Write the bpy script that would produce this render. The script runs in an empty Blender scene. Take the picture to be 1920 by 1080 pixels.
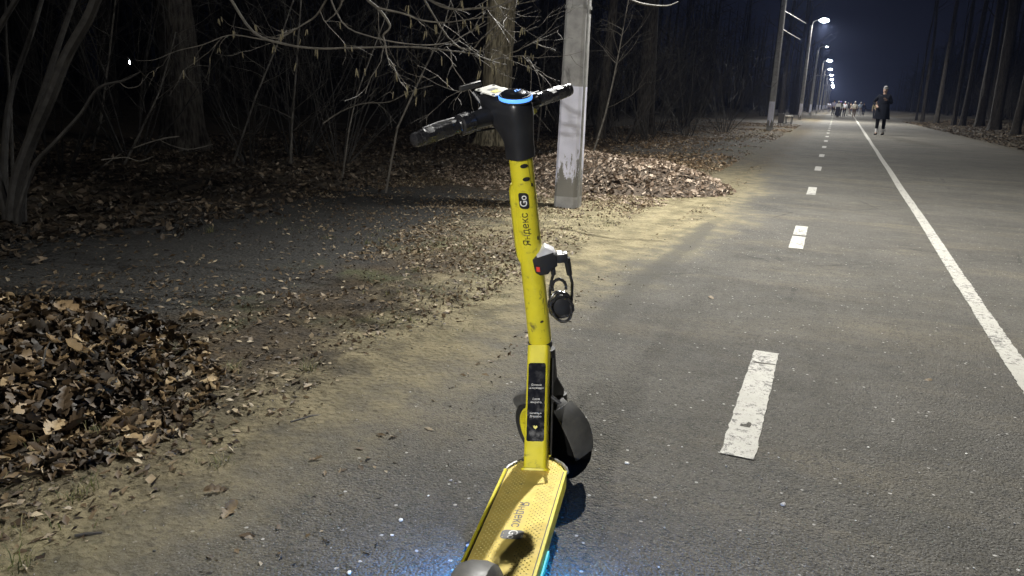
import bpy, bmesh, math, random
import numpy as np
from mathutils import Vector, Matrix, noise as mnoise
R = math.radians
random.seed(7); rng = np.random.default_rng(7)
scn = bpy.context.scene; C = scn.collection

# ------------------------------------------------------------------ camera, sky, exposure
F_PX = 1440.0; CAM_H = 1.10
M3 = Matrix(((0.9244433799, -0.1265217121, 0.3597175093),
             (0.3794988020, 0.2131945494, -0.9002936984),
             (0.0372168856, 0.9687829171, 0.2451011280)))
CAM = Vector((0, 0, CAM_H))
cd = bpy.data.cameras.new('camera'); cam = bpy.data.objects.new('camera', cd); C.objects.link(cam)
cd.sensor_width = 36; cd.lens = 36 * F_PX / 1920; cd.clip_end = 2000; cd.clip_start = .05
cam.matrix_world = Matrix.Translation(CAM) @ M3.to_4x4()
scn.camera = cam
w = bpy.data.worlds.new('World'); scn.world = w; w.use_nodes = True
wn = w.node_tree.nodes; wl = w.node_tree.links; wn.clear()
w_out = wn.new('ShaderNodeOutputWorld'); w_bg = wn.new('ShaderNodeBackground')
w_tc = wn.new('ShaderNodeTexCoord'); w_sep = wn.new('ShaderNodeSeparateXYZ'); w_cr = wn.new('ShaderNodeValToRGB')
wl.new(w_tc.outputs['Generated'], w_sep.inputs[0]); wl.new(w_sep.outputs['Z'], w_cr.inputs[0])
e = w_cr.color_ramp.elements
e[0].position = 0.0; e[0].color = (.0125, .0150, .0300, 1); e[1].position = .6; e[1].color = (.0025, .0032, .0085, 1)
m_ = e.new(.22); m_.color = (.0072, .0088, .0200, 1)
w_dot = wn.new('ShaderNodeMapRange'); w_dot.interpolation_type = 'SMOOTHSTEP'      # town glow in the direction the path runs
for i_, v_ in zip((1, 2, 3, 4), (.90, 1.0, .035, .42)): w_dot.inputs[i_].default_value = v_
wl.new(w_sep.outputs['Y'], w_dot.inputs[0]); w_vm = wn.new('ShaderNodeVectorMath'); w_vm.operation = 'SCALE'
wl.new(w_cr.outputs[0], w_vm.inputs[0]); wl.new(w_dot.outputs[0], w_vm.inputs['Scale']); wl.new(w_vm.outputs[0], w_bg.inputs[0]); w_bg.inputs[1].default_value = 1.0
wl.new(w_bg.outputs[0], w_out.inputs[0])
scn.view_settings.view_transform = 'Standard'; scn.view_settings.look = 'None'
scn.view_settings.exposure = 0.0; scn.view_settings.gamma = 1.0
try: scn.view_settings.use_curve_mapping = False
except Exception: pass
LAMP_W = 5450.0

# ------------------------------------------------------------------ projection helpers (pixel of the photograph -> point of the place)
def ray(px, py): return M3 @ Vector(((px - 960) / F_PX, -(py - 540) / F_PX, -1.0))
def G(px, py, z=0.0):
    r = ray(px, py); return CAM + r * ((z - CAM_H) / r.z)
def at(px, py, zc): return CAM + ray(px, py) * zc
def spot_at(px, py, zc):
    p = at(px, py, zc); return Vector((p.x, p.y, gz(p.x, p.y)))

# ------------------------------------------------------------------ mesh helpers
class MB:
    def __init__(s): s.v = []; s.f = []
    def add(s, vs, fs):
        n = len(s.v); s.v += [tuple(v) for v in vs]; s.f += [tuple(i + n for i in f) for f in fs]; return s
    def box(s, c, d, rot=None, bev=0.0):
        c = Vector(c); hx, hy, hz = d[0] / 2, d[1] / 2, d[2] / 2
        bm = bmesh.new(); bmesh.ops.create_cube(bm, size=1)
        for v in bm.verts: v.co = Vector((v.co.x * d[0], v.co.y * d[1], v.co.z * d[2]))
        if bev: bmesh.ops.bevel(bm, geom=bm.edges[:], offset=bev, segments=2, affect='EDGES', profile=.5)
        vs = [(rot @ v.co if rot else v.co) + c for v in bm.verts]
        bm.verts.index_update()
        s.add(vs, [[v.index for v in f.verts] for f in bm.faces]); bm.free(); return s
    def tube(s, pts, rad, n=8, cap=True):
        pts = [Vector(p) for p in pts]
        if not hasattr(rad, '__len__'): rad = [rad] * len(pts)
        base = len(s.v); up = None
        for i, p in enumerate(pts):
            t = (pts[min(i + 1, len(pts) - 1)] - pts[max(i - 1, 0)]).normalized()
            if up is None:
                up = t.orthogonal().normalized()
            else:
                up = (up - t * up.dot(t))
                up = up.normalized() if up.length > 1e-6 else t.orthogonal().normalized()
            b = t.cross(up)
            for k in range(n):
                a = 2 * math.pi * k / n; s.v.append(tuple(p + (up * math.cos(a) + b * math.sin(a)) * rad[i]))
        for i in range(len(pts) - 1):
            for k in range(n):
                a = base + i * n + k; b2 = base + i * n + (k + 1) % n; s.f.append((a, b2, b2 + n, a + n))
        if cap:
            s.f.append(tuple(base + k for k in range(n))[::-1]); e0 = base + (len(pts) - 1) * n; s.f.append(tuple(e0 + k for k in range(n)))
        return s
    def loft(s, rings, cap=True, close=True):
        n = len(rings[0]); base = len(s.v)
        for r in rings: s.v += [tuple(p) for p in r]
        for i in range(len(rings) - 1):
            for k in range(n if close else n - 1):
                a = base + i * n + k; b = base + i * n + (k + 1) % n; s.f.append((a, b, b + n, a + n))
        if cap:
            s.f.append(tuple(base + k for k in range(n))[::-1]); e0 = base + (len(rings) - 1) * n; s.f.append(tuple(e0 + k for k in range(n)))
        return s
    def build(s, name, mat, parent=None, smooth=True, bevel=0.0, angle=35):
        me = bpy.data.meshes.new(name)
        off = Vector((0, 0, 0)); p = parent
        while p is not None: off += p.location; p = p.parent
        vs = np.array(s.v, dtype=float).reshape(-1, 3) - np.array(off)
        me.from_pydata(vs.tolist(), [], s.f)
        bm = bmesh.new(); bm.from_mesh(me)
        bmesh.ops.recalc_face_normals(bm, faces=bm.faces)
        if bevel: bmesh.ops.bevel(bm, geom=[e for e in bm.edges if len(e.link_faces) == 2 and e.calc_face_angle(0) > .6], offset=bevel, segments=2, affect='EDGES', profile=.5)
        bm.to_mesh(me); bm.free()
        o = bpy.data.objects.new(name, me); C.objects.link(o)
        if mat: me.materials.append(mat)
        if smooth and len(me.polygons):
            me.polygons.foreach_set('use_smooth', [True] * len(me.polygons))
            me.set_sharp_from_angle(angle=R(angle))
        if parent: o.parent = parent
        return o
def tag(o, label=None, cat=None, group=None, kind=None):
    if label: o['label'] = label
    if cat: o['category'] = cat
    if group: o['group'] = group
    if kind: o['kind'] = kind
    return o
def thing(name, label, cat, loc=(0, 0, 0), group=None):
    o = bpy.data.objects.new(name, None); C.objects.link(o); o.location = loc; o.empty_display_size = .2
    return tag(o, label, cat, group)
def np_mesh(name, V, Fq, mat, parent=None, kind=None, smooth=True):
    """V (n,3), Fq (m,k) with constant k"""
    me = bpy.data.meshes.new(name); k = Fq.shape[1]
    me.vertices.add(len(V)); me.vertices.foreach_set('co', np.ascontiguousarray(V, dtype=np.float32).ravel())
    me.loops.add(Fq.size); me.loops.foreach_set('vertex_index', np.ascontiguousarray(Fq, dtype=np.int32).ravel())
    me.polygons.add(len(Fq)); me.polygons.foreach_set('loop_start', np.arange(0, Fq.size, k, dtype=np.int32))
    me.polygons.foreach_set('loop_total', np.full(len(Fq), k, dtype=np.int32))
    if smooth: me.polygons.foreach_set('use_smooth', [True] * len(Fq))
    me.update(calc_edges=True); me.materials.append(mat)
    o = bpy.data.objects.new(name, me); C.objects.link(o)
    if parent: o.parent = parent
    if kind: o['kind'] = kind
    return o
def rot3(n):
    """n random rotation matrices"""
    q = rng.normal(size=(n, 4)); q /= np.linalg.norm(q, axis=1)[:, None]
    w_, x, y, z = q.T
    return np.stack([np.stack([1-2*(y*y+z*z), 2*(x*y-z*w_), 2*(x*z+y*w_)], -1),
                     np.stack([2*(x*y+z*w_), 1-2*(x*x+z*z), 2*(y*z-x*w_)], -1),
                     np.stack([2*(x*z-y*w_), 2*(y*z+x*w_), 1-2*(x*x+y*y)], -1)], 1)
def rotflat(n, tilt):
    """random yaw with a small random tilt (radians, per item)"""
    a = rng.uniform(0, 2*np.pi, n); t = np.abs(rng.normal(0, 1, n)) * tilt; b = rng.uniform(0, 2*np.pi, n)
    ca, sa = np.cos(a), np.sin(a); Z = np.zeros(n); O = np.ones(n)
    Rz = np.stack([np.stack([ca, -sa, Z], -1), np.stack([sa, ca, Z], -1), np.stack([Z, Z, O], -1)], 1)
    ux, uy = np.cos(b), np.sin(b); ct, st = np.cos(t), np.sin(t)
    K = np.stack([np.stack([ct+ux*ux*(1-ct), ux*uy*(1-ct), uy*st], -1),
                  np.stack([ux*uy*(1-ct), ct+uy*uy*(1-ct), -ux*st], -1),
                  np.stack([-uy*st, ux*st, ct], -1)], 1)
    return K @ Rz
def scatter(variants, pos, rots, scl):
    """variants: list of (V,F) with the same face arity; returns merged V,F"""
    which = rng.integers(0, len(variants), len(pos)); Vs = []; Fs = []; off = 0
    for k, (v, f) in enumerate(variants):
        idx = np.where(which == k)[0]
        if not len(idx): continue
        VV = np.einsum('nij,mj->nmi', rots[idx], v) * scl[idx][:, None, None] + pos[idx][:, None, :]
        FF = f[None] + (np.arange(len(idx)) * len(v))[:, None, None] + off
        Vs.append(VV.reshape(-1, 3)); Fs.append(FF.reshape(-1, f.shape[1])); off += VV.shape[0] * VV.shape[1]
    return np.concatenate(Vs), np.concatenate(Fs)

# ------------------------------------------------------------------ materials
class NT:
    def __init__(s, name):
        s.m = bpy.data.materials.new(name); s.m.use_nodes = True; s.n = s.m.node_tree.nodes; s.l = s.m.node_tree.links
        s.b = s.n['Principled BSDF']; s.tc = s.n.new('ShaderNodeTexCoord'); s.geo = s.n.new('ShaderNodeNewGeometry')
    def lk(s, a, b): s.l.new(a, b); return s
    def pos(s): return s.geo.outputs['Position']
    def obj(s): return s.tc.outputs['Object']
    def mapp(s, src, scale=(1, 1, 1), rot=(0, 0, 0)):
        m = s.n.new('ShaderNodeMapping'); m.inputs['Scale'].default_value = scale; m.inputs['Rotation'].default_value = rot; s.lk(src, m.inputs[0]); return m.outputs[0]
    def noise(s, src, scale, detail=4, rough=.55, dist=0.0):
        n = s.n.new('ShaderNodeTexNoise'); n.inputs['Scale'].default_value = scale; n.inputs['Detail'].default_value = detail
        n.inputs['Roughness'].default_value = rough; n.inputs['Distortion'].default_value = dist; s.lk(src, n.inputs['Vector']); return n.outputs[0]
    def vor(s, src, scale, out='Distance', feature='F1'):
        n = s.n.new('ShaderNodeTexVoronoi'); n.feature = feature; n.inputs['Scale'].default_value = scale; s.lk(src, n.inputs['Vector']); return n.outputs[out]
    def rng_(s, x, a, b, c=0.0, d=1.0, smooth=True):
        n = s.n.new('ShaderNodeMapRange'); n.interpolation_type = 'SMOOTHSTEP' if smooth else 'LINEAR'
        for i, v in zip((1, 2, 3, 4), (a, b, c, d)): n.inputs[i].default_value = v
        s.set(n.inputs[0], x); return n.outputs[0]
    def set(s, inp, v):
        if isinstance(v, (int, float)): inp.default_value = v
        elif isinstance(v, tuple): inp.default_value = v if len(v) == 4 or inp.type == 'VECTOR' else (*v, 1)
        else: s.lk(v, inp)
    def math(s, op, a, b=0.0, clamp=False):
        n = s.n.new('ShaderNodeMath'); n.operation = op; n.use_clamp = clamp; s.set(n.inputs[0], a); s.set(n.inputs[1], b); return n.outputs[0]
    def mix(s, fac, a, b, mode='MIX'):
        n = s.n.new('ShaderNodeMix'); n.data_type = 'RGBA'; n.blend_type = mode; s.set(n.inputs[0], fac); s.set(n.inputs[6], a); s.set(n.inputs[7], b); return n.outputs[2]
    def ramp(s, x, stops):
        n = s.n.new('ShaderNodeValToRGB'); e = n.color_ramp.elements
        while len(e) < len(stops): e.new(.5)
        for el, (p, c) in zip(e, stops): el.position = p; el.color = (*c, 1)
        s.set(n.inputs[0], x); return n.outputs[0]
    def sep(s, src):
        n = s.n.new('ShaderNodeSeparateXYZ'); s.lk(src, n.inputs[0]); return n.outputs
    def col(s, c): s.set(s.b.inputs['Base Color'], c); return s
    def rough(s, c): s.set(s.b.inputs['Roughness'], c); return s
    def bump(s, h, strength=.3, dist=.01):
        n = s.n.new('ShaderNodeBump'); n.inputs['Strength'].default_value = strength; n.inputs['Distance'].default_value = dist; s.lk(h, n.inputs['Height']); s.lk(n.outputs[0], s.b.inputs['Normal']); return s
def plain(name, c, rough=.5, metal=0.0, var=.15, scale=30, bump=.0, spec=.5, dirt=None, dirt_scale=12, dirt_thr=(.55, .75)):
    t = NT(name); n = t.noise(t.obj(), scale, 5)
    dark = tuple(x * (1 - var) for x in c); lite = tuple(min(1, x * (1 + var)) for x in c)
    cc = t.mix(t.rng_(n, .3, .7), dark, lite)
    if dirt:
        d = t.noise(t.obj(), dirt_scale, 6, .65, .4); cc = t.mix(t.rng_(d, *dirt_thr), cc, dirt)
    t.col(cc); t.b.inputs['Metallic'].default_value = metal
    t.rough(t.rng_(t.noise(t.obj(), scale * 1.7, 4), .25, .75, max(0, rough - .1), min(1, rough + .12)))
    t.b.inputs['Specular IOR Level'].default_value = spec
    if bump: t.bump(t.noise(t.obj(), scale * 4, 5), bump, .004)
    return t.m
def emit(name, c, s):
    t = NT(name); t.b.inputs['Base Color'].default_value = (*c, 1); t.b.inputs['Emission Color'].default_value = (*c, 1); t.b.inputs['Emission Strength'].default_value = s; return t.m

EDGE = -1.50           # where dirt drifts over the asphalt
def shared_dirt(t):
    """sandy drift colours used by both the road's margin and the verge, from world position"""
    p = t.pos(); big = t.noise(p, .9, 5, .6); mid = t.noise(p, 5, 6, .65); fine = t.noise(p, 60, 5, .7)
    sand = t.mix(t.rng_(mid, .35, .65), (.150, .129, .074), (.30, .260, .158))
    sand = t.mix(t.rng_(t.vor(p, 190), .0, .5, .35, 0), sand, (.07, .06, .045))
    return p, big, mid, fine, sand
def mat_surface():
    """asphalt, the sand drifting over its edge, and the verge soil: one function of place, shared by the road and the ground"""
    t = NT('ground_surface'); p, big, mid, fine, sand = shared_dirt(t); x, y, z = t.sep(p)[0:3]
    # ---- asphalt
    base = t.mix(t.rng_(big, .35, .65), (.073, .070, .060), (.114, .107, .091))
    base = t.mix(t.rng_(t.noise(p, 14, 6, .7), .4, .75, 0, .55), base, (.128, .121, .110))
    streak = t.noise(t.mapp(p, (.55, 1.9, 1)), 1.0, 7, .66, .5)
    base = t.mix(t.rng_(streak, .48, .72, 0, .8), base, (.158, .138, .102))
    st2 = t.noise(t.mapp(p, (.6, 2.6, 1)), 3.2, 6, .7, .6)
    base = t.mix(t.math('MULTIPLY', t.rng_(st2, .54, .70, 0, .65), t.rng_(y, 3.5, 8)), base, (.185, .165, .125))
    band = t.noise(t.mapp(p, (.12, .42, 1)), 1.0, 3, .5, .3); base = t.mix(t.rng_(band, .42, .62, 0, .32), base, (.055, .052, .048))
    gr = t.vor(p, 95, 'Color'); gs = t.sep(gr)[0]
    base = t.mix(t.rng_(gs, .55, 1.0, 0, .6), base, (.040, .040, .040))
    base = t.mix(t.rng_(t.noise(p, 2.3, 5, .6, .8), .56, .72, 0, .35), base, (.055, .052, .047)); base = t.mix(t.rng_(t.vor(p, 150), .34, .12, 0, .36), base, (.21, .20, .19))
    base = t.mix(t.rng_(t.noise(p, 170, 2, .5), .60, .72, 0, .7), base, (.28, .27, .25)); base = t.mix(t.rng_(t.noise(p, 120, 2, .5), .40, .28, 0, .7), base, (.030, .029, .027))
    rare = t.math('MULTIPLY', t.rng_(t.sep(t.vor(p, 42, 'Color'))[1], .93, .95), t.rng_(t.vor(p, 42), .26, .16))
    base = t.mix(t.math('MULTIPLY', rare, .85), base, (.42, .41, .39))
    # repaired hairline cracks and a swept tyre track near the left margin
    ck = t.vor(t.mapp(p, (1, 1, 1)), .55, 'Distance', 'DISTANCE_TO_EDGE')
    wv = t.math('ADD', ck, t.math('MULTIPLY', t.math('SUBTRACT', t.noise(p, 9, 5, .7), .5), .05))
    base = t.mix(t.math('MULTIPLY', t.rng_(wv, .010, .002), t.rng_(t.noise(p, .8, 3), .52, .60, 0, .5)), base, (.035, .034, .032))
    wob = t.math('ADD', x, t.math('MULTIPLY', t.math('SUBTRACT', t.noise(t.mapp(p, (1, .45, 1)), 1.2, 4), .5), .42))
    seam = t.math('MULTIPLY', t.rng_(t.math('ABSOLUTE', t.math('ADD', wob, .93)), .11, .03), t.math('MULTIPLY', t.rng_(y, 2.9, 4.0), t.rng_(y, 8.0, 6.9)))
    # ---- verge
    humus = t.mix(t.rng_(mid, .35, .7), (.024, .018, .011), (.074, .055, .033))
    grey = t.mix(t.rng_(fine, .35, .7), (.020, .020, .019), (.046, .045, .042))
    green = t.mix(t.rng_(fine, .3, .7), (.032, .045, .014), (.085, .088, .040))
    d = t.math('ADD', x, t.math('MULTIPLY', t.math('SUBTRACT', big, .5), 1.4))
    d = t.math('ADD', d, t.math('MULTIPLY', t.math('SUBTRACT', mid, .5), 1.0))
    s1 = t.math('MULTIPLY', t.rng_(d, -2.25, -1.50), t.rng_(y, 2.2, 4.6, .66, 1))
    far = t.math('MULTIPLY', t.rng_(d, -3.2, -2.2), t.rng_(y, 4.0, 6.2)); s1 = t.math('MAXIMUM', s1, t.math('MULTIPLY', far, t.rng_(y, 10.5, 8.5)))
    s1 = t.math('MULTIPLY', s1, t.rng_(y, 16, 10, .15, 1))
    g = t.math('MULTIPLY', t.rng_(t.math('ADD', x, t.math('MULTIPLY', big, 1.6)), -1.5, -2.2), t.rng_(y, 1.9, 2.8))
    g = t.math('MULTIPLY', g, t.rng_(y, 8.5, 7.2)); c = t.mix(g, humus, grey)
    gg = t.math('MULTIPLY', t.rng_(t.noise(p, 1.7, 4), .50, .64), t.rng_(t.math('ABSOLUTE', t.math('ADD', x, 2.2)), 1.0, .4)); c = t.mix(t.math('MULTIPLY', gg, .6), c, green)
    deep = t.rng_(t.math('ADD', x, t.math('ADD', t.math('MULTIPLY', mid, .6), t.math('MULTIPLY', t.math('SUBTRACT', big, .5), 1.2))), -4.3, -5.1); c = t.mix(deep, c, humus)
    c = t.mix(t.math('MULTIPLY', s1, .9), c, sand)
    rb = t.rng_(x, 4.2, 5.6); c = t.mix(rb, c, t.mix(t.rng_(mid, .4, .7), (.035, .028, .018), (.10, .08, .05)))
    c = t.mix(t.rng_(t.vor(p, 26), .30, .12, 0, .45), c, (.013, .011, .008))
    c = t.mix(t.math('MULTIPLY', t.rng_(t.noise(p, 85, 3, .8), .60, .72, 0, .5), t.rng_(y, 12, 9)), c, (.21, .18, .125))
    # ---- where the one gives way to the other
    e = t.math('ADD', t.math('MULTIPLY', x, -1.0), t.math('MULTIPLY', t.math('SUBTRACT', big, .5), .9))
    e = t.math('ADD', e, t.math('MULTIPLY', t.math('SUBTRACT', mid, .5), .55))
    e = t.math('ADD', e, t.rng_(y, 2.6, 8, -.12, .38))
    df = t.rng_(e, .85, 1.62)
    dr = t.math('SUBTRACT', t.math('ADD', x, t.math('MULTIPLY', t.math('SUBTRACT', big, .5), 1.6)), t.math('MULTIPLY', y, .018))
    dfr = t.rng_(dr, 4.2, 5.2)
    c = t.mix(t.math('MAXIMUM', df, dfr), base, c)
    c = t.mix(t.math('MULTIPLY', seam, .70), c, (.070, .067, .058))
    t.col(c); t.rough(t.rng_(mid, .3, .7, .80, .96)); t.b.inputs['Specular IOR Level'].default_value = .25
    soft = t.math('ADD', t.math('MULTIPLY', t.noise(p, 22, 6, .7), 3.0), t.math('MULTIPLY', t.vor(p, 45), 1.4))
    hard = t.math('ADD', t.math('MULTIPLY', t.vor(p, 130), -.7), t.math('MULTIPLY', t.noise(p, 35, 5), .8))
    hm = t.n.new('ShaderNodeMix'); t.set(hm.inputs[0], t.math('MAXIMUM', df, dfr)); t.set(hm.inputs[2], hard); t.set(hm.inputs[3], soft)
    t.bump(hm.outputs[0], 1.0, .009); return t.m
m_surface = mat_surface()
def mat_line():
    t = NT('worn_road_paint'); p = t.pos(); a = t.noise(p, 55, 6, .75); b = t.noise(p, 4, 4)
    v = t.math('ADD', a, t.math('MULTIPLY', b, .35)); c = t.mix(t.rng_(b, .3, .7), (.36, .352, .315), (.47, .46, .42))
    c = t.mix(t.rng_(t.vor(p, 120), .30, .10, 0, .35), c, (.38, .36, .32))
    c = t.mix(t.rng_(v, .62, .54, 0, .0), c, c)
    hole = t.rng_(t.math('ADD', t.noise(p, 30, 7, .9, .3), t.math('MULTIPLY', b, .35)), .70, .74); c = t.mix(t.rng_(t.noise(p, 110, 4, .8), .55, .62, 0, .55), c, (.22, .21, .185))
    c = t.mix(hole, c, (.10, .097, .09)); t.col(c); t.rough(.75); t.bump(a, .5, .004); return t.m
def mat_leaf(name, stops, rough=.6):
    t = NT(name); r = t.geo.outputs['Random Per Island']; oi = t.n.new('ShaderNodeObjectInfo')
    rr = t.math('FRACT', t.math('ADD', r, oi.outputs['Random']))
    c = t.ramp(rr, stops); n = t.noise(t.obj(), 40, 4, .7); c = t.mix(t.rng_(n, .3, .75, 0, .45), c, (.04, .028, .015))
    t.col(c); t.rough(rough); t.b.inputs['Specular IOR Level'].default_value = .35
    tr = t.n.new('ShaderNodeBsdfTranslucent'); t.lk(c, tr.inputs[0]); mx = t.n.new('ShaderNodeMixShader'); mx.inputs[0].default_value = .12
    t.lk(t.b.outputs[0], mx.inputs[1]); t.lk(tr.outputs[0], mx.inputs[2]); t.lk(mx.outputs[0], t.n['Material Output'].inputs[0]); return t.m
LEAFST = [(0, (.07, .045, .026)), (.3, (.14, .092, .052)), (.6, (.24, .165, .100)), (.85, (.34, .25, .155)), (1, (.47, .37, .25))]
m_leaf = mat_leaf('dry_leaf', LEAFST)
m_leafdark = mat_leaf('dark_leaf', [(0, (.012, .009, .006)), (.45, (.040, .027, .015)), (.72, (.105, .068, .034)), (.9, (.27, .185, .095)), (1, (.50, .38, .22))])  # heap leaves: mostly very dark, a few pale
m_leafforest = mat_leaf('dimmed_forest_leaf', [(0, (.012, .009, .006)), (.45, (.045, .033, .022)), (.8, (.13, .098, .066)), (1, (.30, .235, .165))])  # darker leaf copy: the wood's dim light is put into its colour
m_leafverge = mat_leaf('verge_leaf', [(0, (.045, .030, .018)), (.35, (.11, .075, .042)), (.7, (.22, .165, .10)), (.9, (.36, .29, .19)), (1, (.52, .44, .31))])
m_leafpale = mat_leaf('pale_leaf', [(0, (.09, .062, .042)), (.35, (.21, .152, .11)), (.7, (.37, .29, .22)), (1, (.58, .48, .38))])
def mat_bark(name, c0, c1, sc=9):
    t = NT(name); o = t.mapp(t.pos(), (1, 1, .16)); n = t.noise(o, sc, 7, .7, .5); v = t.vor(t.mapp(t.pos(), (1, 1, .22)), sc * 3)
    f = t.math('ADD', t.math('MULTIPLY', n, .7), t.math('MULTIPLY', v, .45)); c = t.mix(t.rng_(f, .35, .75), c0, c1); t.col(c); t.rough(.9)
    t.b.inputs['Specular IOR Level'].default_value = .2; t.bump(f, 1.0, .03); return t.m
m_bark = mat_bark('oak_bark', (.075, .064, .042), (.37, .32, .215))
m_bark2 = mat_bark('dark_bark', (.020, .017, .014), (.075, .066, .054))
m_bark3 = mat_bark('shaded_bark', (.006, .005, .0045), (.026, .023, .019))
m_twig = plain('twig_bark', (.095, .085, .070), .65, var=.35, scale=14)
m_twigd = plain('dimmed_twig_bark', (.026, .023, .019), .75, var=.35, scale=14)  # darker copy of the twig bark, dimness painted into the colour
m_catkin = plain('catkin', (.19, .165, .10), .8, var=.25, scale=90)
def mat_concrete():
    t = NT('pole_concrete'); p = t.pos(); n = t.noise(p, 6, 6, .65); c = t.mix(t.rng_(n, .35, .65), (.29, .287, .285), (.42, .415, .41))
    c = t.mix(t.rng_(t.noise(t.mapp(p, (1, 1, .35)), 7, 5, .6, .6), .60, .70, 0, .7), c, (.075, .072, .070)); t.col(c); t.rough(.85); t.bump(t.noise(p, 50, 5), .35, .006); return t.m
def mat_white():
    t = NT('whitewash'); p = t.pos(); z = t.sep(p)[2]; st = t.noise(t.mapp(p, (1, 1, .22)), 16, 7, .7); ft = t.noise(p, 70, 5, .75)
    worn = t.math('ADD', t.math('MULTIPLY', st, .8), t.math('MULTIPLY', ft, .2))
    thr = t.rng_(z, .16, .62, .16, -.07, False); w_ = t.rng_(t.math('ADD', worn, thr), .535, .575)
    c = t.mix(t.rng_(t.noise(p, 3, 4), .3, .7), (.70, .71, .86), (.80, .81, .95)); c = t.mix(w_, c, (.21, .205, .19)); t.col(c); t.rough(.8); t.bump(ft, .3, .004); return t.m
m_concrete = mat_concrete(); m_white = mat_white()
m_galv = plain('galvanised_pipe', (.30, .30, .29), .6, .3, scale=20)
m_yellow = plain('yellow_paint', (.68, .60, .030), .38, var=.06, scale=20, dirt=(.13, .11, .04), dirt_scale=34, dirt_thr=(.57, .76))
m_yellowmat = plain('yellow_rubber_mat', (.72, .56, .14), .75, var=.10, scale=22, dirt=(.17, .13, .06), dirt_scale=30, dirt_thr=(.58, .82), bump=.15)
m_black = plain('black_plastic', (.016, .017, .021), .42, var=.2, scale=18, dirt=(.05, .048, .045), dirt_scale=20, dirt_thr=(.6, .85))
m_rubber = plain('black_rubber', (.014, .014, .014), .62, var=.2, scale=40, bump=.2)
m_fender = plain('dusty_black_fender', (.060, .060, .059), .55, var=.25, scale=16, dirt=(.12, .115, .10), dirt_scale=14, dirt_thr=(.45, .8))
m_grip = plain('grip_rubber', (.020, .020, .023), .28, var=.1, scale=40, spec=.8)
m_metal = plain('brushed_aluminium', (.45, .45, .46), .35, .8, scale=24)
m_dkmetal = plain('dark_metal', (.10, .10, .10), .4, .7, scale=24)
m_skirt = plain('shaded_black_skirt', (.006, .006, .006), .95, spec=.02)  # glossless near-black: shade on the fender skirt is put into the colour
m_print = plain('black_print', (.015, .015, .016), .45)
m_wprint = plain('white_print', (.70, .70, .70), .5, var=.05)
m_grprint = plain('dark_grey_print', (.10, .10, .105), .5)
m_yprint = plain('pale_yellow_print', (.75, .68, .14), .5)
m_gloss = plain('glossy_black_panel', (.012, .013, .018), .12, var=.1, spec=.7)
m_plate = plain('white_sticker', (.68, .68, .63), .45, var=.06)
m_red = plain('red_mark', (.75, .06, .04), .4)
m_greyplastic = plain('light_grey_plastic', (.55, .55, .58), .35)
m_blue = emit('blue_ring_light', (.10, .33, 1.0), 1.4)
m_cyan = emit('teal_deck_strip', (.0, .30, .42), .9)
m_under = emit('blue_under_light', (.02, .27, 1.0), 750)
m_lampglow = emit('lamp_led', (.86, .93, 1.0), 60)
m_pebble = mat_leaf('pebble', [(0, (.16, .155, .15)), (.5, (.30, .29, .27)), (.85, (.45, .44, .41)), (1, (.65, .64, .60))], .6)
m_grass = mat_leaf('grass_blade', [(0, (.055, .075, .020)), (.5, (.11, .125, .040)), (.8, (.24, .21, .10)), (1, (.34, .30, .16))], .6)
m_wood = plain('bench_timber', (.48, .42, .33), .6, scale=15)
m_bin = plain('brown_bin_paint', (.035, .030, .026), .6)

# ------------------------------------------------------------------ terrain
def sstep(a, b, x):
    t = np.clip((x - a) / (b - a), 0, 1); return t * t * (3 - 2 * t)
def redge(y): return 5.0 + .018 * y
def gz(x, y, bumps=True):
    z = -.035 + .050 * float(sstep(-1.30, -1.95, np.float64(x)) if False else np.clip((-1.30 - x) / .65, 0, 1)) 
    z += .10 * float(np.clip((-4.9 - x + .45 * mnoise.noise((y * .7, x * .3, 6.6)) + .2 * mnoise.noise((y * 2.9, x, 2.6))) / 1.7, 0, 1)) + .02 * max(0, min(20, -6.5 - x))
    r = x - redge(y)
    z += .05 * max(0, min(1, r / .5)) + .42 * float(np.clip((r - .4) / 3.2, 0, 1)) ** 1.2
    if bumps and (x < -1.2 or r > 0):
        k = min(1, max((-1.2 - x) / .6, r / .6))
        z += k * (.020 * mnoise.noise((x * 1.7, y * 1.7, 3.1)) + .010 * mnoise.noise((x * 6, y * 6, 1.1)))
        if x < -4.6 or r > .8: z += .05 * mnoise.noise((x * .8, y * .8, 8.2)) * min(1, max(-4.6 - x, r - .8))
    return z
def axis(parts):
    out = []
    for a, b, s in parts: out += list(np.arange(a, b, s))
    out.append(parts[-1][1]); return np.array(out)
gx = axis([(-200, -60, 20), (-60, -20, 2), (-20, -8, .5), (-8, -5.5, .14), (-5.5, -1.0, .05), (-1.0, 4.4, .6), (4.4, 10, .3), (10, 20, 1), (20, 60, 4), (60, 200, 20)])
gy = axis([(-60, -10, 5), (-10, .4, .5), (.4, 5, .05), (5, 12, .09), (12, 25, .3), (25, 100, 1.5), (100, 300, 10), (300, 500, 40)])
XX, YY = np.meshgrid(gx, gy); nx, ny = len(gx), len(gy)
ZZ = np.array([gz(x, y) for x, y in zip(XX.ravel(), YY.ravel())])
I = np.arange(nx * ny).reshape(ny, nx); Fq = np.stack([I[:-1, :-1], I[:-1, 1:], I[1:, 1:], I[1:, :-1]], -1).reshape(-1, 4)
g = np_mesh('ground', np.stack([XX.ravel(), YY.ravel(), ZZ], 1), Fq, m_surface, kind='structure')
road = MB()
ys = [-60, 0, 10, 20, 40, 80, 160, 300, 498]
road.loft([[(-2.3, y, 0), (0, y, 0), (2.5, y, 0), (redge(y) + .6, y, 0)] for y in ys], cap=False, close=False)
road = tag(road.build('road', m_surface, smooth=False), kind='structure')
m_line = mat_line()
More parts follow.
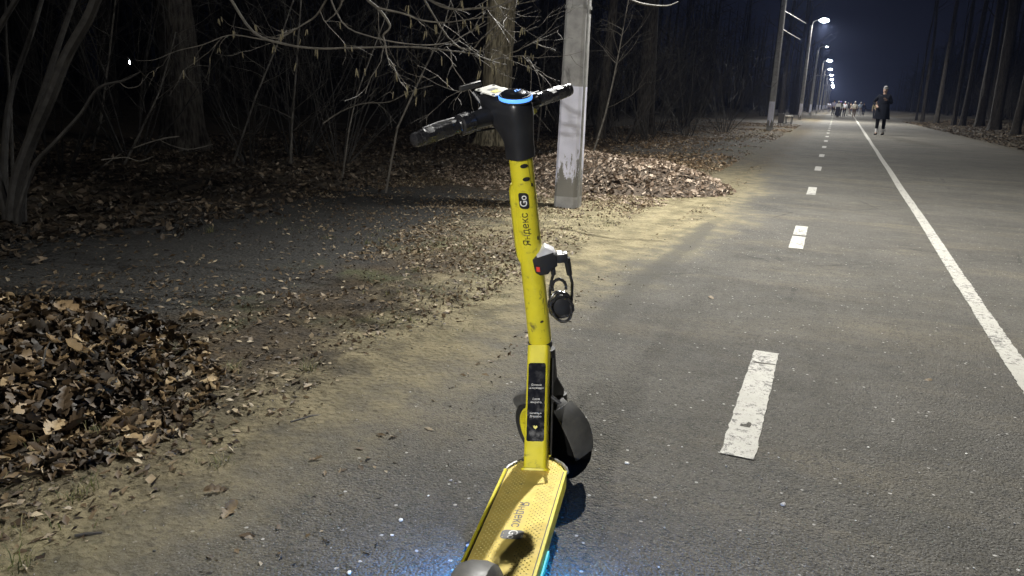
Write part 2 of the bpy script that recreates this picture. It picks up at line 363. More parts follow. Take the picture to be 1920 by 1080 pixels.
def jag_strip(xf, y0, y1, w0, step, amp, z=.004):
    mb = MB(); n = max(2, int((y1 - y0) / step)); L = []; Rr = []
    for i in range(n + 1):
        y = y0 + (y1 - y0) * i / n; x = xf(y); w = w0 * (1 + (.16 if amp > .008 else .05) * mnoise.noise((y * 3.1, 2, 2)))
        jl = amp * (.6 * mnoise.noise((y * 14, 0, 1)) + .7 * mnoise.noise((y * 45, 5, 1)) + .5 * mnoise.noise((y * 110, 3, 8))); jr = amp * (.6 * mnoise.noise((y * 14, 9, 4)) + .7 * mnoise.noise((y * 45, 7, 2)))
        L.append((x - w / 2 + jl, y, z)); Rr.append((x + w / 2 + jr, y, z))
    vs = L + Rr; mb.add(vs, [(i, i + n + 1, i + n + 2, i + 1) for i in range(n)]); return mb
lx = lambda y: .90 + .0125 * (y - 3.9) + .004 * math.sin(y * .9)
tag(jag_strip(lx, .3, 30, .090, .02, .009).build('edge_line', m_line, road, smooth=False), 'long solid white line between the cycle lane and the footway')
jag_strip(lx, 30, 320, .11, 2, .004).build('edge_line', m_line, road, smooth=False)
dl = []
for k in range(-1, 40):
    y0 = 2.37 + 4.03 * k
    if k == 1:
        parts = [(6.36, 6.98), (7.05, 7.60)]
    else: parts = [(y0, y0 + (1.16 if k < 2 else 1.0))]
    for a, b in parts:
        jag_strip(lambda y: -.15, a, b, .108, .03 if k < 3 else .3, .006 if k < 3 else .002).build('lane_dash', m_line, road, smooth=False)

def ball(mb, c, r, n=10, m=6, sz=1):
    c = Vector(c); rings = [[c + Vector((r * math.sin(math.pi * j / m) * math.cos(2 * math.pi * k / n), r * math.sin(math.pi * j / m) * math.sin(2 * math.pi * k / n), r * sz * math.cos(math.pi * j / m))) for k in range(n)] for j in range(m + 1)]
    rings[0] = [c + Vector((1e-4 * math.cos(2 * math.pi * k / n), 1e-4 * math.sin(2 * math.pi * k / n), r * sz)) for k in range(n)]
    rings[-1] = [c + Vector((1e-4 * math.cos(2 * math.pi * k / n), 1e-4 * math.sin(2 * math.pi * k / n), -r * sz)) for k in range(n)]
    mb.loft(rings); return mb

hp = G(1399, 800); hx, hy = hp.x, hp.y
MB().add([(hx + a, hy + b, .0052) for a, b in ((-.020, -.012), (.012, -.014), (.016, .010), (.014, .030), (.004, .036), (-.002, .014), (-.020, .006))], [tuple(range(7))]).build('paint_gap', m_surface, road, smooth=False)
hp = G(1432, 683); hx, hy = hp.x, hp.y
MB().add([(hx + a, hy + b, .0052) for a, b in ((-.05, -.004), (-.01, -.010), (.045, .004), (.05, .012), (.0, .006), (-.04, .008))], [tuple(range(6))]).build('paint_gap', m_surface, road, smooth=False)

# ------------------------------------------------------------------ street lamps
sv_h = 6.7
LX = -2.40
def light_dist(ld, cut=-.34):
    """photometric curve of a roadway luminaire: full to the road side, cut off behind the pole"""
    ld.use_nodes = True; n = ld.node_tree.nodes; l = ld.node_tree.links; em = n['Emission']
    gn = n.new('ShaderNodeNewGeometry'); sp = n.new('ShaderNodeSeparateXYZ'); l.new(gn.outputs['Normal'], sp.inputs[0])
    a = n.new('ShaderNodeMapRange'); a.interpolation_type = 'SMOOTHSTEP'
    for i, v in zip((1, 2, 3, 4), (cut, -.03, HOUSE, 1.0)): a.inputs[i].default_value = v
    l.new(sp.outputs[0], a.inputs[0])
    b = n.new('ShaderNodeMapRange'); b.interpolation_type = 'SMOOTHSTEP'
    for i, v in zip((1, 2, 3, 4), (.06, -.38, 0.03, 1.0)): b.inputs[i].default_value = v
    l.new(sp.outputs[2], b.inputs[0])
    m = n.new('ShaderNodeMath'); m.operation = 'MULTIPLY'; l.new(a.outputs[0], m.inputs[0]); l.new(b.outputs[0], m.inputs[1])
    c = n.new('ShaderNodeMapRange'); c.interpolation_type = 'SMOOTHSTEP'
    for i, v in zip((1, 2, 3, 4), (.92, .66, .12, 1.0)): c.inputs[i].default_value = v
    l.new(sp.outputs[0], c.inputs[0]); m2 = n.new('ShaderNodeMath'); m2.operation = 'MULTIPLY'; l.new(m.outputs[0], m2.inputs[0]); l.new(c.outputs[0], m2.inputs[1])
    l.new(m2.outputs[0], em.inputs['Strength'])
HOUSE = .05
def street_lamp(y, label, lit=1.0, drop=0.0, x=LX, crossarm=False, brackets=False, seg=6, warm=0.0):
    t = thing('street_lamp', label, 'street lamp', (x, y, 0), 'street lamps along the left side of the path')
    h = sv_h - drop; z0 = -.1
    def sec(z, wx0=.235, wx1=.15, g=0.0):
        k = z / h; wx = wx0 + (wx1 - wx0) * k + g; wy = (.24 + (.165 - .24) * k) + g; c = .03
        # trapezoid: the road face a little narrower, chamfered corners
        return [(x - wx/2, y - wy/2 + c, z), (x - wx/2 + c, y - wy/2, z), (x + wx/2 - c, y - wy*.46, z), (x + wx/2, y - wy*.46 + c, z),
                (x + wx/2, y + wy*.46 - c, z), (x + wx/2 - c, y + wy*.46, z), (x - wx/2 + c, y + wy/2, z), (x - wx/2, y + wy/2 - c, z)]
    MB().loft([sec(z) for z in (z0, .13)]).build('pole_foot', m_concrete, t, angle=20)
    MB().loft([sec(z) for z in (.13, .5, .9, 1.19)]).build('whitewashed_band', m_white, t, angle=20)
    MB().loft([sec(z) for z in (1.19, 2, 3, 4, 5, 6, h)]).build('pole', m_concrete, t, angle=20)
    MB().tube([(x + .135 - .045 * z / h, y - .085 + .02 * z / h, z) for z in (0, 2, 4, 6, h + .1)], .013, 6).build('conduit', m_galv, t)
    for z in (1.9, 3.6, 5.6): MB().loft([sec(z, g=.014), sec(z + .03, g=.014)]).build('strap', m_galv, t, smooth=False)
    ax_, az = x + .26, h + .36
    MB().tube([(x + .05, y, h - .5), (x + .07, y, h + .05), (x + .12, y + .02, h + .22), (x + .28, y + .10, az - .03), (ax_ + .28, y + .24, az + .03)], .024, 8).build('arm', m_galv, t)
    hd = MB(); cx = ax_ + .54; yl = y + .28
    rings = []
    for u, ww, hh in ((-.33, .05, .03), (-.25, .09, .045), (0, .13, .055), (.22, .12, .05), (.33, .07, .03)):
        rings.append([(cx + u, yl + ww * math.cos(a), az + .05 + u * .12 + hh * (math.sin(a) if math.sin(a) > 0 else .35 * math.sin(a))) for a in [2 * math.pi * k / 12 for k in range(12)]])
    hd.loft(rings).build('lamp_head', m_dkmetal, t)
    if lit > 0:
        big_ = lit >= .65; lens = MB(); ball(lens, (cx + .02, yl, az - .005), .34 if big_ else .11, 14, 8, .40); lens.build('lamp_glass', m_lampglow if lit >= .5 else m_lampdim, t)  # bright bowls oversized to stand in for glare round the lamp
        ld = bpy.data.lights.new('lamp_light', 'POINT'); ld.energy = LAMP_W * lit; ld.color = (1.0, .975, .915) if not warm else (1, .86, .6); ld.shadow_soft_size = .28 if y < 0 else .07
        light_dist(ld, -.22 if y < 0 else -.42); lo = bpy.data.objects.new('lamp_light', ld); C.objects.link(lo); lo.location = (cx - x, .28, az - .23); lo.parent = t
    else: MB().box((cx + .02, yl, az + .012), (.44, .20, .03)).build('lamp_glass', m_greyplastic, t)
    if crossarm:
        MB().box((x + .1, y, 5.05), (1.5, .09, .09)).build('crossarm', m_concrete, t)
        for dx in (-.55, -.2, .4, .75): MB().tube([(x + .1 + dx, y, 5.09), (x + .1 + dx, y, 5.24)], [.04, .02], 6).build('insulator', m_greyplastic, t)
    if brackets:
        for z, L in ((4.72, .85), (4.02, .72)):
            MB().tube([(x + .08, y - .1, z), (x + .08 + L, y - .1, z - .55 * L)], .018, 6).build('bracket', m_dkmetal, t)
    return t
m_lampdim = emit('lamp_led_dim', (.86, .93, 1.0), 6)
names = [(-20.3, 'concrete lamp pole behind the viewer on the verge beside the path', 5.1),
 (7.36, 'near concrete lamp pole with whitewashed foot, right behind the yellow scooter', .86),
 (34.4, 'second concrete lamp pole, with two slanting steel brackets, just left of the bin', .8),
 (62.2, 'lamp pole with the brightest glowing lamp, just right of the bench', 2.3),
 (89.7, 'lamp pole with a faint lamp head and a dark trunk at its foot', .5),
 (116.8, 'distant lamp pole with a long concrete crossarm and a bright lamp', 2.0),
 (144, 'far lamp pole, first one beyond the pole with the long crossarm', 1.4),
 (171, 'far lamp pole, second one beyond the pole with the long crossarm', 1.2),
 (198, 'far lamp pole, third one beyond the pole with the long crossarm', 1.4),
 (225, 'tiny far lamp pole, fourth beyond the pole with the long crossarm', .6),
 (252, 'tiny far lamp pole near the end of the row, last but one', .8),
 (280, 'tiny lamp pole at the far end of the row', .8)]
for i, (y, lab, lit) in enumerate(names):
    street_lamp(y, lab, lit, drop=.95 if i == 1 else 0, crossarm=y in (116.8, 171, 225), brackets=(i == 2), x=LX + (.03 if i % 2 else -.05))
# distant lantern in the wood on the left
lp = at(246, 116, 70); t = thing('park_lantern', 'small distant white lantern glowing through the dark wood on the left', 'lantern', (lp.x, lp.y, gz(lp.x, lp.y)))
MB().tube([(lp.x, lp.y, gz(lp.x, lp.y)), (lp.x, lp.y, lp.z - .2)], .05, 8).build('post', m_dkmetal, t)
ball(MB(), (lp.x, lp.y, lp.z), .24).build('globe', m_lampglow, t)
MB().loft([[(lp.x + r * math.cos(a), lp.y + r * math.sin(a), lp.z + dz) for a in [k * math.pi / 5 for k in range(10)]] for r, dz in ((.30, .20), (.22, .30), (.04, .38))]).build('cap', m_dkmetal, t)
#__PART2__
# ------------------------------------------------------------------ trees
def wob_path(p0, d, L, n, wob, r, up=0.0):
    pts = [Vector(p0)]; d = Vector(d).normalized()
    for i in range(n):
        d = (d + Vector((r.uniform(-wob, wob), r.uniform(-wob, wob), r.uniform(-wob, wob) + up))).normalized(); pts.append(pts[-1] + d * (L / n))
    return pts, d
def grow(mb, p0, d, L, r0, lvl, r, nseg=5, kids=4, wob=.16, up=.04, spread=.8, rmin=.002):
    pts, dd = wob_path(p0, d, L, nseg, wob, r, up); n = len(pts)
    rad = [max(rmin, r0 * (1 - .72 * i / (n - 1))) for i in range(n)]
    mb.tube(pts, rad, 6 if r0 > .03 else (4 if r0 > .008 else 3), cap=False)
    if lvl > 0:
        for k in range(kids):
            f = r.uniform(.25, 1.0); i = min(n - 2, int(f * (n - 1))); p = pts[i].lerp(pts[i + 1], f * (n - 1) - i)
            t = (pts[i + 1] - pts[i]).normalized(); s = t.orthogonal().normalized(); s.rotate(Matrix.Rotation(r.uniform(0, 6.28), 3, t))
            grow(mb, p, t * (1 - spread * .5) + s * spread, L * r.uniform(.35, .62), rad[i] * r.uniform(.4, .6), lvl - 1, r, max(3, nseg - 1), kids, wob * 1.2, up, spread, rmin)
    return pts
def trunk_mb(mb, pts, rad, n=20, bark=.03, seed=0, flare=1.5, step=.18):
    """bark-ridged trunk swept along pts"""
    P = [Vector(p) for p in pts]; cum = [0]
    for a, b in zip(P, P[1:]): cum.append(cum[-1] + (b - a).length)
    m = max(3, int(cum[-1] / step)); rings = []
    for j in range(m + 1):
        s = cum[-1] * j / m; i = max(k for k in range(len(cum)) if cum[k] <= s + 1e-9); i = min(i, len(P) - 2)
        u = (s - cum[i]) / (cum[i + 1] - cum[i]); c = P[i].lerp(P[i + 1], u); r_ = rad[i] + (rad[i + 1] - rad[i]) * u
        r_ *= 1 + (flare - 1) * math.exp(-s / .35)
        ring = []
        for k in range(n):
            a = 2 * math.pi * k / n; q = mnoise.noise((math.cos(a) * 2.2 + seed, math.sin(a) * 2.2, s * .5)) + .8 * mnoise.noise((math.cos(a) * 7, math.sin(a) * 7 + seed, s * 1.1))
            rr = r_ * (1 + bark * 3 * q + (.22 * math.exp(-s / .25) * math.sin(a * 5 + seed)))
            ring.append(c + Vector((math.cos(a) * rr, math.sin(a) * rr, 0)))
        rings.append(ring)
    return mb.loft(rings)
def tree(label, base, height, r0, lean=(0, 0), seed=0, group=None, mat=None, fork=None, n=20, branches=5, name='bare_tree', blen=2.6, bstart=.35, cat='tree'):
    r = random.Random(seed); mat = mat or m_bark2; base = Vector(base); t = thing(name, label, cat, base, group)
    pts = [base + Vector((0, 0, -.15))]; k = 7
    for i in range(1, k + 1):
        z = height * i / k; pts.append(base + Vector((lean[0] * z + r.uniform(-1, 1) * .04 * i * .5, lean[1] * z + r.uniform(-1, 1) * .04 * i * .5, z)))
    rad = [r0 * (1 - .55 * i / k) for i in range(k + 1)]
    trunk_mb(MB(), pts, rad, n, .03, seed, step=.3 if n < 16 else .15).build('trunk', mat, t)
    cr = MB()
    for b in range(branches):
        f = r.uniform(bstart, 1); i = min(k - 1, int(f * k)); p = pts[i].lerp(pts[i + 1], f * k - i); a = r.uniform(0, 6.28)
        grow(cr, p, (math.cos(a), math.sin(a), r.uniform(.1, .8)), blen * r.uniform(.7, 1.3), rad[i] * .32, 2, r, 6, 4, .2)
    if branches: cr.build('crown', m_twig if mat is m_bark else mat, t)
    return t
# the big oak straight behind the scooter's head
B = spot_at(925, 283, 15.2)
t = tree('thick grey oak trunk with ridged bark straight behind the scooter handlebar', B, 9, .30, (.035, .0), 3, mat=m_bark, n=40, branches=6, bstart=.55)
lim = MB(); p = B + Vector((.12, 0, 3.05)); lim.tube([p, p + Vector((.45, .1, .30)), p + Vector((1.0, .2, .55)), p + Vector((1.6, .3, 1.2))], [.15, .12, .10, .08], 10); lim.build('limb', m_bark, t)
tree('slim dark trunk close behind the right edge of the near lamp pole', spot_at(1124, 262, 20), 9, .13, (.03, 0), 5, mat=m_bark2, n=20, branches=6)
tree('broad dim trunk standing in the dark wood left of the leaf-strewn path edge', spot_at(348, 312, 11.0), 8, .27, (-.01, 0), 6, n=24, branches=5, bstart=.5)
tree('dim trunk among the shrubs right of the near lamp pole', spot_at(1207, 243, 24), 9, .28, (.0, 0), 8, n=18, branches=6)
# right hand row
DW = 1
rt_ = [(1866, 233, 40, .33, 'nearest thick leaning trunk on the right bank, rightmost lit one'), (1838, 224, 46, .29, 'second thick trunk from the right on the right bank'),
       (1806, 222, 50, .21, 'slimmer trunk on the right bank, third from the right'), (1790, 222, 52, .17, 'slim forked-looking trunk on the right bank, fourth from the right'),
       (1757, 219, 60, .22, 'dim straight trunk on the right bank, fifth from the right'), (1731, 217, 68, .18, 'dim trunk on the right bank, sixth from the right'),
       (1719, 216, 74, .12, 'thin dim trunk just right of the walking person'), (1905, 240, 34, .2, 'dark trunk at the right edge of the picture')]
for i, (px, py, zc, r0, lab) in enumerate(rt_):
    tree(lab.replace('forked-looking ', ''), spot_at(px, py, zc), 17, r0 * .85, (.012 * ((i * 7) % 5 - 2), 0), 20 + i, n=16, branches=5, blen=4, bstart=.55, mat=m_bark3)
# woods: bare trees one can tell apart, cheap copies
protos = []
for k in range(6):
    h_ = random.Random(k).uniform(9, 14)
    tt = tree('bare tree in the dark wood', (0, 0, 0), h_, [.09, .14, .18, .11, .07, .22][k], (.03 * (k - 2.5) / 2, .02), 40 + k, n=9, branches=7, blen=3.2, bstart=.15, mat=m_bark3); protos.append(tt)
def place_copy(src, loc, rz, label, group, sc=1.0):
    c = src.copy(); C.objects.link(c); c.location = loc; c.rotation_euler = (0, 0, rz); c.scale = (sc, sc, sc); c['label'] = label; c['group'] = group
    for ch in src.children:
        d = ch.copy(); C.objects.link(d); d.parent = c
    return c
rw = random.Random(99); cnt = 0
GL = 'bare trees in the dark wood left of the path'; GR = 'bare trees in the dark wood right of the path'
used = set(); tries = 0
while cnt < 95 and tries < 2000:
    tries += 1
    y = rw.uniform(8, 190) if rw.random() < .6 else rw.uniform(2, 45); x = -rw.uniform(6.5, 14 + min(30, y * .6))
    if x * x + y * y < 15 ** 2: continue
    if abs(x - LX) < 3.2 or (y < 70 and x > -11 - rw.uniform(0, 5)): continue
    place_copy(protos[cnt % 6], (x, y, gz(x, y) - .05), rw.uniform(0, 6.28), 'bare tree standing in the dark wood left of the path', GL, rw.uniform(.8, 1.3)); cnt += 1
# trees right along the verge behind the lamp row
for i, y in enumerate([71, 78, 84, 92, 98, 108, 120, 132, 140, 155, 170, 190, 210]):
    x = LX - rw.uniform(1.5, 3.2); place_copy(protos[[2, 5, 1][i % 3]], (x, y, gz(x, y) - .05), rw.uniform(0, 6.28), 'bare tree standing in the dark wood left of the path', GL, rw.uniform(.8, 1.2))
for i in range(48):
    y = rw.uniform(30, 200); x = redge(y) + rw.uniform(6.5, 26)
    place_copy(protos[i % 6], (x, y, gz(x, y) - .05), rw.uniform(0, 6.28), 'bare tree standing in the dark wood right of the path', GR, rw.uniform(1.0, 1.5))
for p_ in protos:                                # the prototypes stand in the wood too
    x, y = -rw.uniform(9, 20), rw.uniform(18, 60); p_.location = (x, y, gz(x, y)); p_['label'] = 'bare tree standing in the dark wood left of the path'; p_['group'] = GL

# the wood behind, one mass
rd = random.Random(31); dw = MB()
def dtree(x, y):
    h = rd.uniform(9, 16); r0 = rd.uniform(.06, .2); b = Vector((x, y, gz(x, y, False) - .2)); lx_, ly_ = rd.uniform(-.05, .05), rd.uniform(-.05, .05)
    P_ = [b + Vector((lx_ * h * u, ly_ * h * u, h * u)) for u in (0, .4, .75, 1)]; dw.tube(P_, [r0 * 1.2, r0 * .8, r0 * .5, r0 * .15], 5, cap=False)
    for k in range(rd.randint(7, 12)):
        u = rd.uniform(.12, .97); p = b + Vector((lx_ * h * u, ly_ * h * u, h * u)); a = rd.uniform(0, 6.28); L = rd.uniform(1.2, 3.4) * (1.1 - .5 * u); d = Vector((math.cos(a), math.sin(a), rd.uniform(.1, .8)))
        q = p + d * L * .5; e_ = q + (d + Vector((rd.uniform(-.4, .4), rd.uniform(-.4, .4), rd.uniform(-.1, .5)))) * L * .5; dw.tube([p, q, e_], [r0 * .3, r0 * .18, .01], 3, cap=False)
        for m in range(3):
            a2 = rd.uniform(0, 6.28); v = Vector((math.cos(a2), math.sin(a2), rd.uniform(0, .8))) * L * rd.uniform(.25, .5); pp = p.lerp(e_, rd.uniform(.3, 1)); dw.tube([pp, pp + v], [.03, .012], 3, cap=False)
    for m in range(3):
        a2 = rd.uniform(0, 6.28); o_ = Vector((rd.uniform(-2, 2), rd.uniform(-2, 2), 0)); dw.tube([b + o_, b + o_ + Vector((math.cos(a2) * .6, math.sin(a2) * .6, rd.uniform(1, 3)))], [.025, .008], 3, cap=False)
for k in range(620):
    y = rd.uniform(-12, 150); dtree(-rd.uniform(17 if y < 30 else 9, 60), y)
for k in range(820): y = rd.uniform(20, 260); dtree(redge(y) + rd.uniform(9, 50), y)
for k in range(260): y = rd.uniform(150, 420); s_ = rd.choice((-1, 1)); dtree(LX - rd.uniform(5, 40) if s_ < 0 else redge(y) + rd.uniform(6, 60), y)
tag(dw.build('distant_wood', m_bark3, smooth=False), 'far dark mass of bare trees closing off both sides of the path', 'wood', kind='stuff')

# shrubs: many-stemmed bare bushes
def shrub(seed, n=14, L=2.4, spread=.75):
    r = random.Random(seed); mb = MB()
    for k in range(n):
        a = r.uniform(0, 6.28); s = r.uniform(.1, spread)
        grow(mb, (.12 * math.cos(a), .12 * math.sin(a), -.05), (math.cos(a) * s, math.sin(a) * s, 1), L * r.uniform(.6, 1.2), r.uniform(.008, .016), 2, r, 6, 4, .13, .02, .6, .0022)
    return mb
sh_src = [tag(shrub(60 + k, 12 + k, 2.2 + .3 * k, .6 + .15 * (k % 3)).build('bare_shrub', m_twigd, smooth=False), 'bare shrub', 'shrub', 'bare shrubs at the edge of the wood') for k in range(4)]
spots = [(1215, 250, 20.5, 1.15, 'bare shrub with pale stems fanning out right of the near lamp pole'), (1290, 240, 24, 1.1, 'bushy bare shrub between the two nearest lamp poles'),
         (1360, 232, 28, 1.1, 'bare shrub close to the left of the second lamp pole'), (1040, 262, 19, .7, 'low bare shrub between the oak trunk and the near lamp pole'),
         (1165, 255, 19, 1.0, 'bare shrub right behind the leaf heap by the near pole'), (800, 285, 13, .7, 'thin bare shrub below the scooter left handle'),
         (640, 325, 10.5, .7, 'thin bare shrub at the wood edge left of the scooter'), (470, 335, 9.5, .5, 'low twiggy shrub at the wood edge behind the grey bare soil'),
         (110, 330, 8.5, 1.0, 'dim bare shrub behind the leaning hazel stems'),
         (560, 320, 11, 1.1, 'dim tall shrub in the middle of the dark wood'), (250, 330, 10, 1.0, 'dim shrub left of the broad trunk')]
for i, (px, py, zc, s, lab) in enumerate(spots):
    src = sh_src[i % 4]; o = src if i < 4 else src.copy()
    if i >= 4: C.objects.link(o)
    q = spot_at(px, py, zc); o.location = q; o.rotation_euler = (0, 0, rw.uniform(0, 6.28)); o.scale = (s, s, s); o['label'] = lab
for i in range(44):
    o = sh_src[i % 4].copy(); C.objects.link(o); left = i % 3 != 0; y = 17 + 100 * rw.random() ** 1.8 if left else rw.uniform(30, 120)
    x = LX - rw.uniform(2.6, 8) if left else redge(y) + rw.uniform(4.5, 12); o.location = (x, y, gz(x, y)); s = rw.uniform(.8, 1.5); o.scale = (s, s, s); o.rotation_euler = (0, 0, rw.uniform(0, 6.28))
    o['label'] = 'bare shrub in the undergrowth left of the path' if left else 'bare shrub in the undergrowth right of the path'; o['group'] = 'bare shrubs left of the path' if left else 'bare shrubs right of the path'

# saplings with a slim straight stem
def sapling(label, pix, rad, side=8, seed=0):
    r = random.Random(seed); pts = [at(*p) for p in pix]; base = pts[0].copy(); base.z = gz(base.x, base.y); pts[0] = base - Vector((0, 0, .05))
    t = thing('sapling', label, 'sapling', base); mb = MB(); n = len(pts)
    mb.tube(pts, [rad * (1 - .6 * i / (n - 1)) for i in range(n)], 6); mb.build('stem', m_twig, t)
    br = MB()
    for k in range(side):
        f = r.uniform(.25, .98); i = min(n - 2, int(f * (n - 1))); p = pts[i].lerp(pts[i + 1], f * (n - 1) - i); a = r.uniform(0, 6.28)
        grow(br, p, (math.cos(a), math.sin(a), .7), r.uniform(.3, .9), rad * .35, 1, r, 5, 3, .2, .02, .7, .0015)
    tag(br.build('twigs', m_twig, t), kind='stuff'); return t
sapling('long thin sapling slanting up left of the scooter head', [(722, 312, 8.2), (745, 240, 8.2), (790, 142, 8.3), (815, 90, 8.3), (835, 40, 8.4), (855, -40, 8.5)], .013, 10, 1)
sapling('pale thin sapling curving up at the right of the near lamp pole', [(1108, 290, 14), (1135, 215, 14), (1150, 150, 14), (1162, 90, 14), (1180, -10, 14.2)], .020, 14, 2)
sapling('faint upright sapling between the oak trunk and the near lamp pole', [(1008, 270, 17), (1016, 190, 17), (1022, 100, 17), (1030, -20, 17)], .022, 12, 3)
sapling('slim upright sapling in the dark wood above the grey bare soil', [(545, 320, 10), (547, 240, 10), (556, 120, 10), (566, -20, 10)], .02, 10, 4)
sapling('leaning sapling in the dark wood left of the long slanting one', [(435, 330, 9.5), (450, 270, 9.5), (480, 180, 9.6), (530, 60, 9.8), (560, -30, 10)], .016, 12, 5)
sapling('slender sapling with few twigs below the overhanging branches', [(640, 325, 9), (655, 240, 9), (668, 180, 9.1), (720, 40, 9.3), (735, -30, 9.4)], .010, 9, 6)
sapling('tall faint sapling left of the broad trunk', [(175, 340, 10), (188, 230, 10), (205, 100, 10), (220, -30, 10)], .022, 10, 7)
sapling('thin crooked sapling by the broad trunk', [(232, 345, 9), (262, 250, 9), (300, 170, 9.2), (330, 60, 9.5)], .018, 12, 8)

# the hazel: leaning stems at the left edge, limbs arching over the verge with hanging catkins
hb = spot_at(22, 412, 5.6); hz = thing('hazel_bush', 'hazel with leaning stems at the left edge and long branches hung with pale catkins overhead', 'hazel', hb)
def cpath(pix, sub=4):
    """smooth curve through real 3D points"""
    P = [at(*p) for p in pix]; out = []
    for i in range(len(P) - 1):
        p0, p1, p2, p3 = P[max(0, i - 1)], P[i], P[i + 1], P[min(len(P) - 1, i + 2)]
        for k in range(sub):
            u = k / sub; out.append(.5 * ((2 * p1) + (p2 - p0) * u + (2 * p0 - 5 * p1 + 4 * p2 - p3) * u * u + (3 * p1 - p0 - 3 * p2 + p3) * u ** 3))
    out.append(P[-1]); return out
stems = [([(22, 420, 5.6), (32, 340, 5.6), (60, 260, 5.6), (95, 180, 5.5), (125, 105, 5.5), (165, 35, 5.4), (200, -30, 5.3), (330, -130, 5.0), (560, -150, 4.8)], .048, .03),
         ([(40, 410, 5.7), (44, 330, 5.8), (60, 240, 5.9), (85, 160, 6.0), (118, 60, 6.1), (150, -30, 6.2)], .035, .018),
         ([(30, 415, 5.5), (62, 315, 5.5), (100, 270, 5.4), (150, 215, 5.4), (185, 165, 5.3), (235, 150, 5.2), (262, 135, 5.1)], .020, .004),
         ([(12, 415, 5.7), (8, 300, 5.8), (20, 180, 6.0), (60, 60, 6.2), (90, -40, 6.4)], .03, .016),
         ([(15, 410, 5.6), (-20, 250, 5.5), (-30, 120, 5.4), (30, 0, 5.3), (80, -60, 5.2)], .03, .015),
         ([(26, 412, 5.9), (20, 200, 6.3), (12, 80, 6.6), (10, -30, 6.9)], .014, .008)]
for pix, ra, rb in stems:
    pp = cpath(pix); pp[0].z = gz(pp[0].x, pp[0].y) - .05; MB().tube(pp, [ra + (rb - ra) * i / (len(pp) - 1) for i in range(len(pp))], 9).build('stem', m_twigd, hz)  # stems take the darker bark: weak light at the left is in their colour
limbs = [([(560, -150, 4.8), (640, -60, 4.7), (685, -5, 4.6), (708, 15, 4.6), (725, 36, 4.6), (731, 52, 4.6), (719, 66, 4.6), (722, 80, 4.6), (727, 108, 4.6), (742, 124, 4.65)], .012, .0025),
 ([(708, 15, 4.6), (758, 26, 4.5), (790, 38, 4.5), (835, 42, 4.5), (880, 36, 4.4), (930, 30, 4.4)], .007, .002),
 ([(560, -150, 4.8), (700, -70, 4.6), (790, -10, 4.5), (842, 16, 4.5), (900, 15, 4.5), (940, 10, 4.4), (985, -15, 4.4)], .012, .003),
 ([(330, -130, 5.0), (420, -20, 5.0), (475, 60, 5.0), (540, 84, 5.0), (600, 91, 5.0), (650, 90, 5.0), (765, 88, 4.9), (835, 94, 4.8), (885, 101, 4.8), (920, 114, 4.7), (950, 122, 4.7)], .010, .003),
 ([(540, 84, 5.0), (480, 72, 5.1), (430, 66, 5.2), (380, 84, 5.2), (330, 96, 5.3), (290, 112, 5.3), (255, 114, 5.3)], .005, .0015),
 ([(640, -60, 4.7), (600, 20, 5.0), (570, 45, 5.1), (520, 72, 5.1), (480, 60, 5.2), (440, 50, 5.3)], .008, .002),
 ([(600, 20, 5.0), (612, 40, 5.0), (640, 10, 5.0), (628, -20, 5.0)], .003, .0015),
 ([(790, -10, 4.5), (840, 70, 4.7), (880, 95, 4.7), (905, 70, 4.6), (940, 40, 4.6), (960, 12, 4.6), (1003, 2, 4.5)], .006, .002),
 ([(885, 101, 4.8), (905, 95, 4.7), (940, 60, 4.6), (975, 60, 4.5), (1006, 50, 4.5)], .004, .0015),
 ([(920, 114, 4.7), (950, 104, 4.7), (975, 92, 4.6), (1005, 78, 4.6)], .003, .0015),
 ([(920, 114, 4.7), (955, 107, 4.7), (985, 104, 4.6), (996, 108, 4.6)], .003, .0012),
 ([(845, 98, 4.8), (850, 125, 4.8), (872, 158, 4.8), (871, 171, 4.8), (850, 169, 4.8), (820, 158, 4.8), (792, 142, 4.8)], .0035, .0015),
 ([(600, -60, 5.2), (640, 40, 5.2), (700, 70, 5.1), (780, 84, 5.0), (840, 80, 4.9), (880, 60, 4.9), (910, 40, 4.9)], .006, .002),
 ([(605, 232, 7.2), (640, 209, 7.2), (682, 194, 7.1), (730, 191, 7.0), (768, 172, 6.9), (812, 160, 6.8)], .007, .003),
 ([(180, 322, 6.6), (228, 288, 6.5), (290, 264, 6.4), (335, 256, 6.4), (300, 262, 6.4), (350, 280, 6.4), (400, 270, 6.4)], .007, .002),
 ([(190, 300, 5.6), (235, 295, 5.6), (262, 302, 5.6), (290, 292, 5.6)], .004, .0015),
 ([(225, 155, 5.2), (240, 165, 5.2), (262, 160, 5.2), (268, 146, 5.2)], .003, .0015),
 ([(1100, -40, 6.5), (1180, -2, 6.3), (1210, 8, 6.2), (1250, 11, 6.2), (1272, 3, 6.2)], .012, .004)]
rh = random.Random(5); cat_pts = []; tw = MB()
